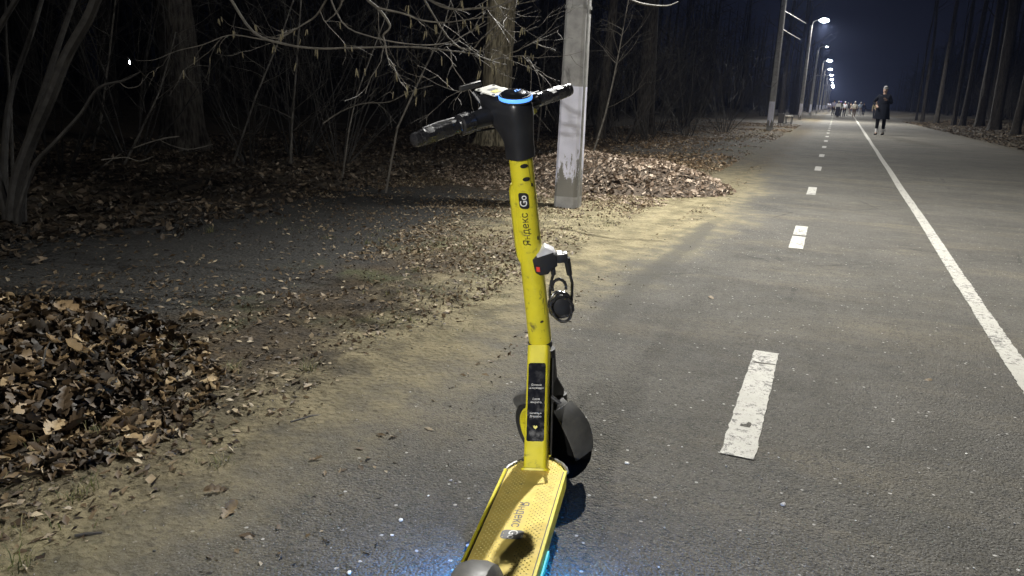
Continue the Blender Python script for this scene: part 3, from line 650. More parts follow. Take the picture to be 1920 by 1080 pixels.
for li, (pix, ra, rb) in enumerate(limbs):
    pp = cpath(pix); MB().tube(pp, [ra + (rb - ra) * i / (len(pp) - 1) for i in range(len(pp))], 6).build('branch', m_twig, hz)
    n_t = 0 if li in (14, 15, 16, 17) else 6
    for k in range(n_t if li != 13 else 4):
        i = rh.randrange(len(pp) // 4, len(pp) - 1); t_ = (pp[i + 1] - pp[i]).normalized()
        side = Vector((rh.uniform(-1, 1), rh.uniform(-1, 1), rh.uniform(-.8, .7)))
        L = rh.uniform(.12, .45); q, dd = wob_path(pp[i], t_ * .9 + side * .6, L, 6, .28, rh, 0); tw.tube(q, [.0024, .0022, .002, .0018, .0015, .0013, .001], 4, cap=False)
        for kk in range(2):
            j = rh.randrange(2, 6); q2, _ = wob_path(q[j], dd + Vector((rh.uniform(-1, 1), rh.uniform(-1, 1), rh.uniform(-.8, .5))), L * .5, 4, .3, rh); tw.tube(q2, [.0016, .0014, .0012, .001, .0009], 3, cap=False)
            if rh.random() < .2 and li != 13: cat_pts.append(q2[-1])
        if rh.random() < .8 and li < 13: cat_pts.append(q[rh.randrange(3, 7)])
tag(tw.build('twigs', m_twig, hz, smooth=False), kind='stuff')
for px, py, zc in [(958, 100, 4.7), (938, 115, 4.6), (962, 112, 4.6), (973, 105, 4.6), (984, 112, 4.6), (990, 122, 4.6), (1000, 103, 4.6), (925, 130, 4.6), (882, 40, 4.5), (906, 28, 4.5), (769, 32, 4.6), (771, 38, 4.6), (766, 10, 4.5),
                   (815, 46, 4.5), (895, 45, 4.5), (902, 88, 4.6), (899, 105, 4.7), (983, 52, 4.5), (986, 95, 4.6), (996, 100, 4.6), (668, 128, 5), (683, 128, 5), (592, 92, 5), (555, 118, 5.2), (530, 55, 5.2), (553, 52, 5.2), (576, 55, 5.1), (410, 35, 5.2), (798, 170, 6.9)]:
    cat_pts.insert(0, at(px, py, zc))
cm = MB(); rings = []
for u in range(8):
    z = -.050 * u / 7; rr = .0042 * math.sin(math.pi * (.12 + .8 * u / 7)) + (.0005 if u % 2 else 0); rings.append([(rr * math.cos(a), rr * math.sin(a), z) for a in [k * math.pi / 3 for k in range(6)]])
cat0 = cm.loft(rings).build('catkin', m_catkin)
for i, p in enumerate(cat_pts[:82]):
    for j in range(1 if rh.random() < .6 else 2):
        o = cat0 if (i == 0 and j == 0) else cat0.copy()
        if o is not cat0: C.objects.link(o)
        o.parent = hz; o.location = Vector(p) - hz.location + Vector((rh.uniform(-.01, .01), 0, 0)) * j * 1.5; s = rh.uniform(.65, 1.25); o.scale = (s, s, s); o.rotation_euler = (rh.uniform(-.25, .25), rh.uniform(-.25, .25), 0)
leafcl = MB()

# ------------------------------------------------------------------ leaves
def leaf_geo(seed, n=7, lob=True):
    r = random.Random(seed); W = [.03, .13, .19, .12, .24, .30, .18, .27, .30, .17, .21, .15, .02]
    m = n if lob else 4; V = []; Fc = []
    curl = r.uniform(-1.2, 2.6); fold = r.uniform(-.1, .9); tw_ = r.uniform(-.8, .8); sx = r.uniform(.8, 1.2)
    for i in range(m + 1):
        u = i / m; w_ = (W[int(round(u * 12))] if lob else [.03, .2, .27, .2, .02][i]) * r.uniform(.85, 1.15) * sx
        y = u - .5; z = curl * .25 * (y * y - .08); a = tw_ * y
        for sgn in (-1, 0, 1):
            xx = sgn * w_ * math.cos(fold * .8); zz = z + abs(sgn) * w_ * math.sin(fold * .8) + (r.uniform(-.05, .05) if sgn else 0)
            V.append((xx * math.cos(a) - zz * math.sin(a) * .3, y + (r.uniform(-.03, .03) if sgn else 0), zz + xx * math.sin(a)))
    for i in range(m):
        b = i * 3; Fc += [(b, b + 1, b + 4, b + 3), (b + 1, b + 2, b + 5, b + 4)]
    return np.array(V), np.array(Fc)
LV = [leaf_geo(k, 12) for k in range(9)]; LV8 = [leaf_geo(k, 6) for k in range(9)]; LS = [leaf_geo(50 + k, 4, False) for k in range(8)]
def leaf_meshes(mat):
    out = []
    for v, f in LV:
        me = bpy.data.meshes.new('leaf'); me.from_pydata(v.tolist(), [], f.tolist()); me.materials.append(mat); me.polygons.foreach_set('use_smooth', [True] * len(me.polygons)); out.append(me)
    return out
def heap(name, label, cx, cy, rx, ry, h, mat, nbig, nsmall, size, seed, rot=0.0, core=(.02, .015, .01), cover=1.0, skirt=1.35):
    t = thing(name, label, 'leaf heap', (cx, cy, gz(cx, cy))); r = np.random.default_rng(seed); cr, sr = math.cos(rot), math.sin(rot)
    def hz_(u, v):
        d = np.sqrt(u * u + v * v); return h * np.clip(1 - d, 0, 1) ** .62 * (1 + .25 * math.sin(u * 5 + seed) * math.cos(v * 4))
    mb = MB(); N = 34; vs = []
    for j in range(N + 1):
        for i in range(N + 1):
            u, v = -1.05 + 2.1 * i / N, -1.05 + 2.1 * j / N; x = cx + (u * rx) * cr - (v * ry) * sr; y = cy + (u * rx) * sr + (v * ry) * cr
            vs.append((x, y, gz(x, y) - .03 + hz_(u, v) * .92 + .03 * mnoise.noise((x * 9, y * 9, seed))))
    mb.add(vs, [(j * (N + 1) + i, j * (N + 1) + i + 1, (j + 1) * (N + 1) + i + 1, (j + 1) * (N + 1) + i) for j in range(N) for i in range(N)])
    mb.build('packed_core', plain(name + '_core', core, .95, var=.4, scale=30, bump=.8), t)  # dark core colour stands for the shade in gaps between leaves
    def sample(n, rmax, lift):
        a = r.uniform(0, 2 * np.pi, n); d = np.sqrt(r.uniform(0, 1, n)) * rmax; u, v = d * np.cos(a), d * np.sin(a)
        P_ = []
        for uu, vv in zip(u, v):
            x = cx + uu * rx * cr - vv * ry * sr; y = cy + uu * rx * sr + vv * ry * cr; P_.append((x, y, gz(x, y) + hz_(uu, vv) + r.uniform(-.01, lift)))
        return np.array(P_)
    big = sample(nbig * 3, 1.0, .035)
    dist = np.linalg.norm(big - np.array([0, 0, CAM_H]), axis=1); big = big[np.argsort(dist)[:nbig * 2]]; big = big[r.permutation(len(big))[:nbig]]
    ms = leaf_meshes(mat); base = np.array(t.location)
    for i, p in enumerate(big):
        o = bpy.data.objects.new('leaf', ms[i % len(ms)]); C.objects.link(o); o.parent = t; o.location = p - base
        o.rotation_euler = (r.normal(0, .7), r.normal(0, .7), r.uniform(0, 6.28)); s = size * r.choice([.7, .85, 1.0, 1.2, 1.6]); o.scale = (s, s, s)
    pos = sample(nsmall, skirt, .012); rr = rotflat(len(pos), .95); V, Fm = scatter(LV8, pos, rr, r.uniform(.45, 1.0, len(pos)) * size)
    np_mesh('leaf_mass', V - base, Fm, mat, t, 'stuff')
    for k, p in enumerate(sample(14, 1.0, .05)):
        q = Vector(p); a = r.uniform(0, 6.28); d = Vector((math.cos(a), math.sin(a), r.uniform(-.2, .3))); L = r.uniform(.10, .26)
        MB().tube([q, q + d * L * .5 + Vector((0, 0, .015)), q + d * L], [.0035, .003, .0015], 5).build('twig', m_twigd, t)
    return t
heap('leaf_heap', 'dark heap of oak leaves at the left edge, nearest the viewer', -2.98, 1.80, .92, .60, .24, m_leafdark, 295, 5600, .078, 3, rot=-.25, cover=1, skirt=1.3)
heap('leaf_heap', 'pale brown heap of dry leaves behind the near whitewashed lamp pole', -2.60, 10.0, 1.60, 1.35, .40, m_leafpale, 290, 8500, .072, 4, rot=-.2, core=(.06, .045, .032), skirt=1.55)

def litter(name, label, mat, n, xfun, yfun, size, tilt=.45, variants=None, lift=.006, dens=None, cat='leaf litter'):
    xs = xfun(n); ys_ = yfun(n)
    if dens is not None:
        keep = np.array([dens(a, b) > rng.random() for a, b in zip(xs, ys_)]); xs, ys_ = xs[keep], ys_[keep]
    P_ = np.array([(a, b, gz(a, b) + lift + (0.03 if EDGE + .25 < a < redge(b) else 0)) for a, b in zip(xs, ys_)])
    V, Fm = scatter(variants or LS, P_, rotflat(len(P_), tilt), rng.uniform(size[0], size[1], len(P_)))
    o = np_mesh(name, V, Fm, mat, None, 'stuff'); tag(o, label, cat); return o
nz = lambda a, b, s=1.3, o=0.0: mnoise.noise((a * s, b * s, 4.4 + o))
LT = [leaf_geo(80 + k, 4, False) for k in range(6)]
def tiny(seed):
    v, f = leaf_geo(seed, 4, False); keep = [0, 1, 2, 6, 7, 8, 12, 13, 14]; return v[keep], np.array([(0, 1, 4, 3), (1, 2, 5, 4), (3, 4, 7, 6), (4, 5, 8, 7)])
LT = [tiny(80 + k) for k in range(8)]
def dl_(a, b):
    n1 = nz(a, b, .9); edge = float(np.clip((-1.1 - a + .4 * nz(a, b, .8, 5)) / .7, .0, 1)); near = float(np.clip((b - 2.3) / 1.6, 0, 1))
    if b < 6.4 and a < -2.7 - .15 * (b - 3): v = .13 + .25 * n1            # bare grey soil
    elif b > 8.3: v = .55 + .7 * n1
    else: v = (.55 + 1.0 * n1 + .7 * nz(a, b, 4)) * (.45 + .55 * near)
    return max(.03, v) * edge
litter('leaf_litter', 'brown leaf litter strewn thickly over the sandy verge left of the path', m_leafverge, 105000, lambda n: rng.uniform(-5.0, -.95, n), lambda n: 1.0 + 13.5 * rng.uniform(0, 1, n) ** 1.1, (.008, .044), tilt=.75, variants=LT, dens=dl_)
litter('leaf_crumbs', 'crumbled dark leaf bits and soil crumbs along the road margin', mat_leaf('crumb', [(0, (.010, .008, .006)), (.6, (.035, .026, .016)), (.9, (.10, .075, .045)), (1, (.26, .2, .12))]), 26000, lambda n: -4.4 + 3.5 * rng.uniform(0, 1, n) ** .8, lambda n: .9 + 10 * rng.uniform(0, 1, n) ** 1.4, (.006, .026), tilt=.7, variants=LT, lift=.003,
       dens=lambda a, b: float(np.clip((-.75 - a) / 1.0, .04, 1)) * (.6 + nz(a, b, 1.6, 9)))
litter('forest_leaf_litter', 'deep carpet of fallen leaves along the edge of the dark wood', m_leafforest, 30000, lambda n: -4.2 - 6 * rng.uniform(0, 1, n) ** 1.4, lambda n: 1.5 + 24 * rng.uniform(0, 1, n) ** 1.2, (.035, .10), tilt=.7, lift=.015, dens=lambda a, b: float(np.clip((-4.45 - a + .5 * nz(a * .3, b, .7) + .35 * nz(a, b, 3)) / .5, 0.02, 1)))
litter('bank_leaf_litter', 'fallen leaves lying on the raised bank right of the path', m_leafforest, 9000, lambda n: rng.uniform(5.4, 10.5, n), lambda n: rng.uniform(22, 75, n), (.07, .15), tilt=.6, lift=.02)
litter('far_leaf_litter', 'fallen leaves on the verge beyond the near lamp pole', m_leaf, 30000, lambda n: rng.uniform(-7, -1.6, n), lambda n: 13 + 34 * rng.uniform(0, 1, n) ** 1.4, (.04, .09), tilt=.5, lift=.01, dens=lambda a, b: .5 + nz(a, b, .5))
# straws and twigs on the verge
SV = [(np.array([(-.006, 0, 0), (.006, 0, 0), (.005, .5, .03), (-.005, .5, .03), (.002, 1, 0), (-.002, 1, 0)]), np.array([(0, 1, 2, 3), (3, 2, 4, 5)]))]
litter('straw', 'dry straws and twig bits strewn over the verge', mat_leaf('straw', [(0, (.05, .035, .02)), (.5, (.14, .11, .06)), (1, (.36, .31, .20))]), 9000, lambda n: rng.uniform(-4.4, -1.45, n), lambda n: 1.0 + 9 * rng.uniform(0, 1, n) ** 1.3, (.02, .11), tilt=.25, variants=SV, lift=.004,
       dens=lambda a, b: (.35 + nz(a, b, 1.1, 3)) * (.8 if (b < 6.3 and a < -2.8) else 1), cat='straw')
# single leaves lying apart on the grey soil and on the asphalt
ms = leaf_meshes(m_leafverge); singles = [(600, 580, .05, 'curled pale leaf')]
SL = [((430, 960), .075, 'dark curled leaf lying alone on the sandy road edge, lower left'), ((404, 922), .07, 'brown folded leaf on the verge between the leaf heap and the asphalt'),
      ((592, 862), .045, 'crumpled black leaf on the sandy asphalt left of the scooter wheel'), ((1333, 559), .05, 'pale leaf lying on the asphalt right of the cable lock'),
      ((1740, 713), .04, 'reddish leaf scrap on the asphalt between the dash and the solid line'), ((940, 388), .08, 'leaf caught at the sand near the lamp pole foot'),
      ((1208, 387), .16, 'large pale leaf on the sand right of the near lamp pole'), ((776, 480), .11, 'large pale leaf on the littered verge left of the lock'),
      ((360, 608), .13, 'large yellowish oak leaf lying at the right tip of the dark leaf heap'), ((288, 536), .06, 'small leaf on the grey bare soil, centre left'), ((92, 542), .08, 'slim leaf on the grey bare soil near the left edge'),
      ((398, 398), .18, 'big brown leaf cluster at the wood edge above the grey soil'), ((228, 432), .14, 'light brown leaf curled at the wood edge, left'), ((312, 472), .07, 'green tinged leaf on the grey soil')]
for i, ((px, py), s, lab) in enumerate(SL):
    p = G(px, py); o = bpy.data.objects.new('fallen_leaf', ms[i % 9]); C.objects.link(o); zz = max(gz(p.x, p.y), 0.0 if p.x > -2.2 else -9) + s * .06; o.location = (p.x, p.y, zz)
    o.rotation_euler = (rh.uniform(-.35, .35), rh.uniform(-.35, .35), rh.uniform(0, 6.28)); o.scale = (s, s * .9, s); tag(o, lab, 'leaf')
# fallen twigs
for pix, lab in (([(545, 792), (585, 780), (610, 776)], 'thin fallen twig on the sandy edge left of the scooter wheel'), ([(140, 1008), (165, 1003), (192, 999)], 'dark fallen stick on the verge at the lower left'),
                 ([(290, 392), (330, 386), (378, 380), (400, 390)], 'pale bare stick lying along the wood edge')):
    pts = []
    for q in pix:
        p = G(*q); pts.append((p.x, p.y, gz(p.x, p.y) + .012))
    tag(MB().tube(pts, [.004, .0045, .003, .002][:len(pts)] if 'pale' not in lab else [.012, .011, .009, .006], 6).build('fallen_twig', m_twigd), lab, 'twig')

# ------------------------------------------------------------------ grass
def tuft(cx, cy, n, L, sp, V, Fs, r):
    for k in range(n):
        a = r.uniform(0, 6.28); x = cx + r.gauss(0, sp); y = cy + r.gauss(0, sp); z = gz(x, y) - .004; l = L * r.uniform(.4, 1.2); b = r.uniform(.3, 1.2); w_ = r.uniform(.0010, .0022)
        dx, dy = math.cos(a), math.sin(a); base = len(V)
        for u in (0, .45, .8, 1):
            h = l * math.sin(u * (1.57 - b * .5)) * (1 - .35 * b * u * u); o_ = l * b * u * u * .8; ww = w_ * (1 - u * .8)
            V.append((x + dx * o_ - dy * ww, y + dy * o_ + dx * ww, z + h)); V.append((x + dx * o_ + dy * ww, y + dy * o_ - dx * ww, z + h))
        for i in range(3): Fs.append((base + 2 * i, base + 2 * i + 1, base + 2 * i + 3, base + 2 * i + 2))
rg = random.Random(11)
V, Fs = [], []
for k in range(620):
    x = rg.uniform(-4.2, -1.5); y = 1.0 + 8 * rg.random() ** 1.3
    f = mnoise.noise((x * 1.1, y * 1.1, 7.7)) + (.55 if (-2.3 < x < -1.45 and 3.0 < y < 4.6) else 0) - (.25 if x < -2.9 else 0)
    if f < .08: continue
    tuft(x, y, rg.randint(4, 16), rg.uniform(.02, .055), rg.uniform(.01, .05), V, Fs, rg)
V = np.array(V); o = np_mesh('grass', V, np.array(Fs), m_grass, None, 'stuff'); tag(o, 'sparse short grass growing through the verge beside the path', 'grass')
for px, py, lab in ((165, 925, 'bright green grass tuft below the dark leaf heap'), (580, 697, 'green grass tuft at the sandy edge, centre left'), (440, 702, 'small grass tuft right of the dark leaf heap'), (415, 870, 'pale grass tuft on the sand right of the dark heap'), (30, 1065, 'grass tuft in the lower left corner'), (395, 440, 'tiny grass tuft on the grey bare soil')):
    p = G(px, py); V, Fs = [], []; tuft(p.x, p.y, 26, .065, .014, V, Fs, rg); base = np.array([p.x, p.y, gz(p.x, p.y)])
    o = np_mesh('grass_tuft', np.array(V) - base, np.array(Fs), m_grass); o.location = base; tag(o, lab, 'grass tuft')

# ------------------------------------------------------------------ pebbles and grit on the asphalt
def peb(seed):
    r = random.Random(seed); bm = bmesh.new(); bmesh.ops.create_icosphere(bm, subdivisions=1, radius=.5)
    for v in bm.verts: v.co *= r.uniform(.75, 1.2); v.co.z *= .55; v.co.z += .2
    bm.verts.index_update(); V = np.array([v.co[:] for v in bm.verts]); Fm = np.array([[v.index for v in f.verts] for f in bm.faces]); bm.free(); return V, Fm
PV = [peb(k) for k in range(6)]
n = 6500; xs = rng.uniform(-2.0, 3.8, n); ys_ = .9 + 6.5 * rng.uniform(0, 1, n) ** 1.4; P_ = np.stack([xs, ys_, np.full(n, .0005)], 1)
sz = .0022 + .0060 * rng.uniform(0, 1, n) ** 5; V, Fm = scatter(PV, P_, rotflat(n, 0), sz)
tag(np_mesh('grit', V, Fm, m_pebble, None, 'stuff', smooth=False), 'fine grit and tiny pebbles scattered on the asphalt', 'grit')
m_stone = plain('pale_stone', (.66, .65, .61), .6, var=.1); m_stone2 = plain('grey_stone', (.36, .36, .37), .7)
for i, (px, py, s, m, lab) in enumerate([(1175, 869, .014, m_stone, 'smooth white pebble on the asphalt right of the scooter'), (1468, 947, .017, m_stone2, 'grey stone flake on the asphalt below the near dash'), (752, 976, .013, m_stone, 'white pebble on the asphalt left of the scooter deck'),
        (845, 901, .009, m_stone2, 'small pale pebble left of the scooter neck foot'), (655, 1075, .012, m_stone, 'white pebble at the bottom edge near the blue glow'), (735, 1004, .008, m_stone, 'small white pebble below the larger one left of the deck'),
        (803, 930, .007, m_stone, 'small white pebble above the larger one left of the deck'), (289, 1034, .009, m_print, 'small black stone on the sandy edge, lower left'), (1628, 839, .008, m_stone, 'white pebble on the asphalt right of the near dash'),
        (1460, 858, .007, m_stone2, 'grey pebble beside the lower end of the near dash'), (1812, 851, .008, m_stone, 'white pebble at the right of the open asphalt'), (1279, 838, .006, m_stone2, 'dark chip on the asphalt left of the near dash')]):
    p = G(px, py); v, f = PV[i % 6]; o = np_mesh('pebble', v, f, m, None, None, smooth=True); o.location = (p.x, p.y, max(0.0, gz(p.x, p.y))); o.scale = (s * 1.3, s, s * .8); o.rotation_euler = (0, 0, i * 1.3); tag(o, lab, 'pebble')
#__PART3__
# ------------------------------------------------------------------ bin and bench
t = thing('litter_bin', 'square dark brown litter bin on the verge beside the bench', 'bin', (-2.75, 46.8, gz(-2.75, 46.8))); b0 = Vector((-2.75, 46.8, gz(-2.75, 46.8)))
bm_ = MB(); cc = .17
bm_.loft([[b0 + Vector((sx * (cc + g_), sy * (cc + g_), z)) for sx, sy in ((-1, -1), (1, -1), (1, 1), (-1, 1))] for z, g_ in ((.04, -.02), (.54, 0), (.54, -.02), (.1, -.04))], cap=False).build('bin_body', m_bin, t, smooth=False)
MB().loft([[b0 + Vector((sx * g_, sy * g_, z)) for sx, sy in ((-1, -1), (1, -1), (1, 1), (-1, 1))] for z, g_ in ((.53, .185), (.57, .185), (.57, .15), (.53, .15))], cap=False).build('bin_rim', m_bin, t, smooth=False)
f_ = MB()
for sx in (-1, 1):
    for sy in (-1, 1): f_.box(b0 + Vector((sx * .14, sy * .14, .02)), (.03, .03, .08))
f_.build('bin_feet', m_dkmetal, t, smooth=False)
q0 = Vector((-2.38, 47.6, gz(-2.38, 47.6))); t = thing('park_bench', 'small backless bench with a pale plank seat seen end-on beside the bin', 'bench', q0)
for k in range(4): MB().box(q0 + Vector((-.15 + .10 * k, .0, .44)), (.085, 1.5, .04), bev=.004).build('seat_plank', m_wood, t, smooth=False)
for sx in (-1, 1):
    for sy in (-1, 1): MB().box(q0 + Vector((sx * .15, sy * .62, .2)), (.045, .045, .44)).build('leg', m_dkmetal, t, smooth=False)
MB().box(q0 + Vector((0, -.62, .08)), (.30, .035, .035)).build('stretcher', m_dkmetal, t, smooth=False)

# ------------------------------------------------------------------ people
def skin_mesh(name, verts, edges, radii, mat, parent=None, sub=1, root=0):
    me = bpy.data.meshes.new(name); me.from_pydata([tuple(v) for v in verts], edges, []); o = bpy.data.objects.new(name, me); C.objects.link(o)
    md = o.modifiers.new('s', 'SKIN'); md.use_smooth_shade = True; sv = me.skin_vertices[0].data
    for i, r_ in enumerate(radii): sv[i].radius = (r_, r_) if not hasattr(r_, '__len__') else r_; sv[i].use_root = (i == root)
    if sub: o.modifiers.new('u', 'SUBSURF').levels = sub
    bpy.context.view_layer.update(); dg = bpy.context.evaluated_depsgraph_get(); me2 = bpy.data.meshes.new_from_object(o.evaluated_get(dg)); o.modifiers.clear(); o.data = me2; bpy.data.meshes.remove(me); me2.name = name
    me2.materials.clear(); me2.materials.append(mat); me2.polygons.foreach_set('use_smooth', [True] * len(me2.polygons)); o.parent = parent; return o
m_skin = plain('skin', (.30, .20, .15), .55, var=.05)
cloth_cache = {}
def cloth(c):
    if c not in cloth_cache: cloth_cache[c] = plain('cloth', c, .95, var=.15, scale=25, spec=.08)
    return cloth_cache[c]
def person(px, py, hpx, label, heading, top, legs, shoes=(.02, .02, .02), hat=None, hair=(.03, .02, .015), coat=0.0, skirt=False, socks=None, arms=('down', 'down'), stride=.2, fat=1.0, extra=None, zoff=0.0):
    """a walking figure; heading = direction faced (radians, 0 = towards +Y); coat = hem height as a fraction"""
    base = G(px, py); base.z = 0; zc = -(M3.transposed() @ (base - CAM)).z; Hh = hpx * zc / F_PX; k = Hh / 1.75
    t = thing('person', label, 'person', base); t.rotation_euler = (0, 0, heading)
    def S(x, y, z): return Vector((x, y, z)) * k
    s = stride; J = {}
    J['pel'] = S(0, 0, .95); J['wai'] = S(0, 0, 1.10); J['che'] = S(0, .01, 1.30); J['nek'] = S(0, .0, 1.47); J['nk2'] = S(0, .015, 1.53); J['hd1'] = S(0, .025, 1.60); J['hd2'] = S(0, .015, 1.68)
    verts = [J['pel'], J['wai'], J['che'], J['nek'], J['nk2'], J['hd1'], J['hd2']]; rad = [(.15 * k, .105 * k), (.125 * k, .09 * k), (.155 * k, .10 * k), (.06 * k, .06 * k), (.052 * k, .055 * k), (.066 * k, .082 * k), (.062 * k, .078 * k)]
    edges = [(i, i + 1) for i in range(6)]; arm_pts = {}; leg_pts = {}
    for sg in (-1, 1):
        mode = arms[0] if sg < 0 else arms[1]; sh = S(sg * .175, 0, 1.41)
        if mode == 'down': el, wr = S(sg * .25, -.03 * sg, 1.13), S(sg * .26, .06 + .05 * sg, .88)
        elif mode == 'hip': el, wr = S(sg * .36, -.04, 1.16), S(sg * .22, .12, 1.06)
        elif mode == 'chest': el, wr = S(sg * .27, .0, 1.14), S(sg * .12, .21, 1.27)
        elif mode == 'pocket': el, wr = S(sg * .31, -.06, 1.14), S(sg * .22, .08, .98)
        hd = (wr - el).normalized(); hand = wr + hd * .05 * k; arm_pts[sg] = (sh, el, wr)
        b = len(verts); verts += [sh, el, wr, hand]; rad += [.055 * k, .042 * k, .026 * k, (.032 * k, .018 * k)]; edges += [(2, b), (b, b + 1), (b + 1, b + 2), (b + 2, b + 3)]
        side = hd.cross(Vector((0, 1, 0))); side = side.normalized() if side.length > .1 else Vector((1, 0, 0))
        for fi in range(4):
            L = (.075, .082, .078, .06)[fi] * k; f0 = hand + side * (fi - 1.5) * .017 * k; b2 = len(verts)
            verts += [f0 + hd * .02 * k, f0 + hd * (.02 * k + L * .5) + Vector((0, .006, -.004)) * k, f0 + hd * (.02 * k + L) + Vector((0, .018, -.012)) * k]; rad += [.0088 * k, .008 * k, .0066 * k]; edges += [(b + 3, b2), (b2, b2 + 1), (b2 + 1, b2 + 2)]
        b2 = len(verts); verts += [wr + hd * .02 * k - side * .035 * k, wr + hd * .06 * k - side * .055 * k]; rad += [.010 * k, .008 * k]; edges += [(b + 2, b2), (b2, b2 + 1)]
        st = s * sg; hp, kn, an = S(sg * .09, 0, .90), S(sg * .095, st * .45 + .03, .50), S(sg * .09, st * .9 - .02, .09); leg_pts[sg] = (hp, kn, an)
        b = len(verts); verts += [hp, kn, an, an + S(0, .10, -.062)]; rad += [.082 * k, .055 * k, .036 * k, .018 * k]; edges += [(0, b), (b, b + 1), (b + 1, b + 2), (b + 2, b + 3)]
    # nose, ears
    b = len(verts); verts += [J['hd1'] + S(0, .088, -.004)]; rad += [.010 * k]; edges += [(5, b)]
    for sg in (-1, 1): b = len(verts); verts += [J['hd1'] + S(sg * .078, -.01, 0)]; rad += [.014 * k]; edges += [(5, b)]
    skin_mesh('body', verts, edges, rad, m_skin, t)
    ey = MB()
    for sg in (-1, 1): ball(ey, J['hd1'] + S(sg * .028, .080, .018), .009 * k, 6, 4)
    ey.tube([J['hd1'] + S(-.022, .083, -.040), J['hd1'] + S(0, .088, -.041), J['hd1'] + S(.022, .083, -.040)], .004 * k, 4); ey2 = ey.build('face_features', m_print, None); ey2.parent = t
    def part(name, mb, c):
        o = mb.build(name, cloth(c), None); o.parent = t; return o
    # jacket: torso and sleeves in one skin
    v2 = [J['wai'] - S(0, 0, .12), J['wai'], J['che'], J['nek'] - S(0, 0, .01)]; e2 = [(0, 1), (1, 2), (2, 3)]; r2 = [(.185 * k * fat, .135 * k * fat), (.17 * k * fat, .125 * k * fat), (.19 * k * fat, .13 * k * fat), (.082 * k, .078 * k)]
    for sg in (-1, 1):
        sh, el, wr = arm_pts[sg]; b = len(v2); v2 += [sh, el, wr]; r2 += [.075 * k, .062 * k, .045 * k]; e2 += [(2, b), (b, b + 1), (b + 1, b + 2)]
    skin_mesh('jacket', v2, e2, r2, cloth(top), t)
    if coat:
        z1, z0 = 1.12, coat * 1.75; rings = []
        for u in range(6):
            z = z1 + (z0 - z1) * u / 5; a_, b_ = (.185 + .055 * u / 5) * fat, (.13 + .06 * u / 5) * fat
            rings.append([S(a_ * math.cos(q) * (1 + .03 * math.sin(q * 5 + u)), b_ * math.sin(q) * (1 + .03 * math.sin(q * 4)) , z + .01 * math.sin(q * 3)) for q in [2 * math.pi * i / 20 for i in range(20)]])
        part('skirt' if skirt else 'coat_skirt', MB().loft(rings, cap=False), legs if skirt else top)
    for sg in (-1, 1):
        hp, kn, an = leg_pts[sg]; low = kn.lerp(an, .66) if socks else an + S(0, 0, .02)
        MBt = MB(); MBt.tube([hp + S(0, 0, .06), hp.lerp(kn, .5), kn, kn.lerp(low, .4), low], [.098 * k, .082 * k, .064 * k, .062 * k, .052 * k], 12); part('trouser_leg', MBt, legs)
        if socks: part('sock', MB().tube([low + S(0, 0, .01), an], [.047 * k, .042 * k], 10), socks)
        sh_ = MB(); a = an + S(0, 0, 0); rr = []
        for yy, ww, hh in ((-.075, .030, .05), (-.04, .042, .085), (.02, .042, .085), (.09, .045, .055), (.16, .042, .04), (.19, .025, .03)):
            rr.append([a + S(ww * math.cos(q), yy, -.09 + (hh + .0) * (.5 + .5 * math.sin(q))) for q in [2 * math.pi * i / 10 for i in range(10)]])
        part('shoe', sh_.loft(rr), shoes)
    hc = hat or hair; hm = MB(); c0 = J['hd2'] + S(0, -.012, .012); rr = []
    for j in range(7):
        ph = math.pi * .56 * j / 6; rr.append([c0 + S(.082 * math.sin(ph) * math.cos(q) + 1e-4 * math.cos(q), .098 * math.sin(ph) * math.sin(q) - (.015 if j > 4 else 0) + 1e-4 * math.sin(q), .085 * math.cos(ph) - (.05 if (j == 6 and math.sin(q) < .2) else 0)) for q in [2 * math.pi * i / 16 for i in range(16)]])
    part('hat' if hat else 'hair', hm.loft(rr, cap=False), hc)
    if hat: part('hat_band', MB().tube([c0 + S(.088 * math.cos(q), .103 * math.sin(q) - .01, -.02) for q in [2 * math.pi * i / 16 for i in range(17)]], .014 * k, 6), hc)
    if extra == 'scarf': part('scarf', MB().tube([J['nek'] + S(.078 * math.cos(q), .078 * math.sin(q), .01) for q in [2 * math.pi * i / 12 for i in range(13)]], .03 * k, 6), (.65, .05, .07))
    if extra == 'bag': part('bag', MB().box(J['pel'] + S(0, .17, .12), tuple(Vector((.26, .09, .24)) * k), bev=.02 * k), (.60, .55, .45))
    return t
PI = math.pi
person(1648, 253, 88, 'person in a knee-length dark coat, white socks and grey knitted hat walking nearest the viewer', PI - .25, (.007, .008, .012), (.005, .005, .006), (.015, .013, .012), hat=(.17, .17, .17), coat=.33, socks=(.5, .5, .5), arms=('chest', 'hip'), stride=.16, fat=1.16)
person(1638.5, 225, 36, 'person in a khaki jacket and dark trousers half hidden behind the dark coat', PI, (.20, .17, .10), (.02, .02, .025), hair=(.05, .03, .02), arms=('hip', 'down'))
person(1561, 217, 29, 'person in a lavender grey jacket at the left end of the far group', 0, (.26, .25, .33), (.02, .02, .025), hair=(.05, .04, .04))
person(1569, 220, 30, 'person in a white hooded jacket over a wide dark skirt in the far group', .2, (.72, .72, .72), (.03, .03, .04), hat=(.80, .80, .80), coat=.10, skirt=True, fat=1.15)
person(1573.5, 219.5, 29, 'person in a purple hat and greenish dark jacket in the far group', 0, (.16, .18, .13), (.03, .035, .05), hat=(.30, .24, .65))
person(1581.5, 219, 28, 'person in a white jacket with a red scarf and dark trousers in the far group', 0, (.66, .66, .70), (.012, .012, .02), hat=(.82, .80, .78), extra='scarf')
person(1587.5, 217, 24, 'person in light trousers and a dark top behind the red scarf', .3, (.08, .08, .09), (.70, .70, .68), hat=(.75, .75, .75), arms=('chest', 'down'))
person(1593, 215, 22, 'small far person in dark brown clothes left of the brown trousers', 0, (.05, .04, .03), (.04, .03, .025))
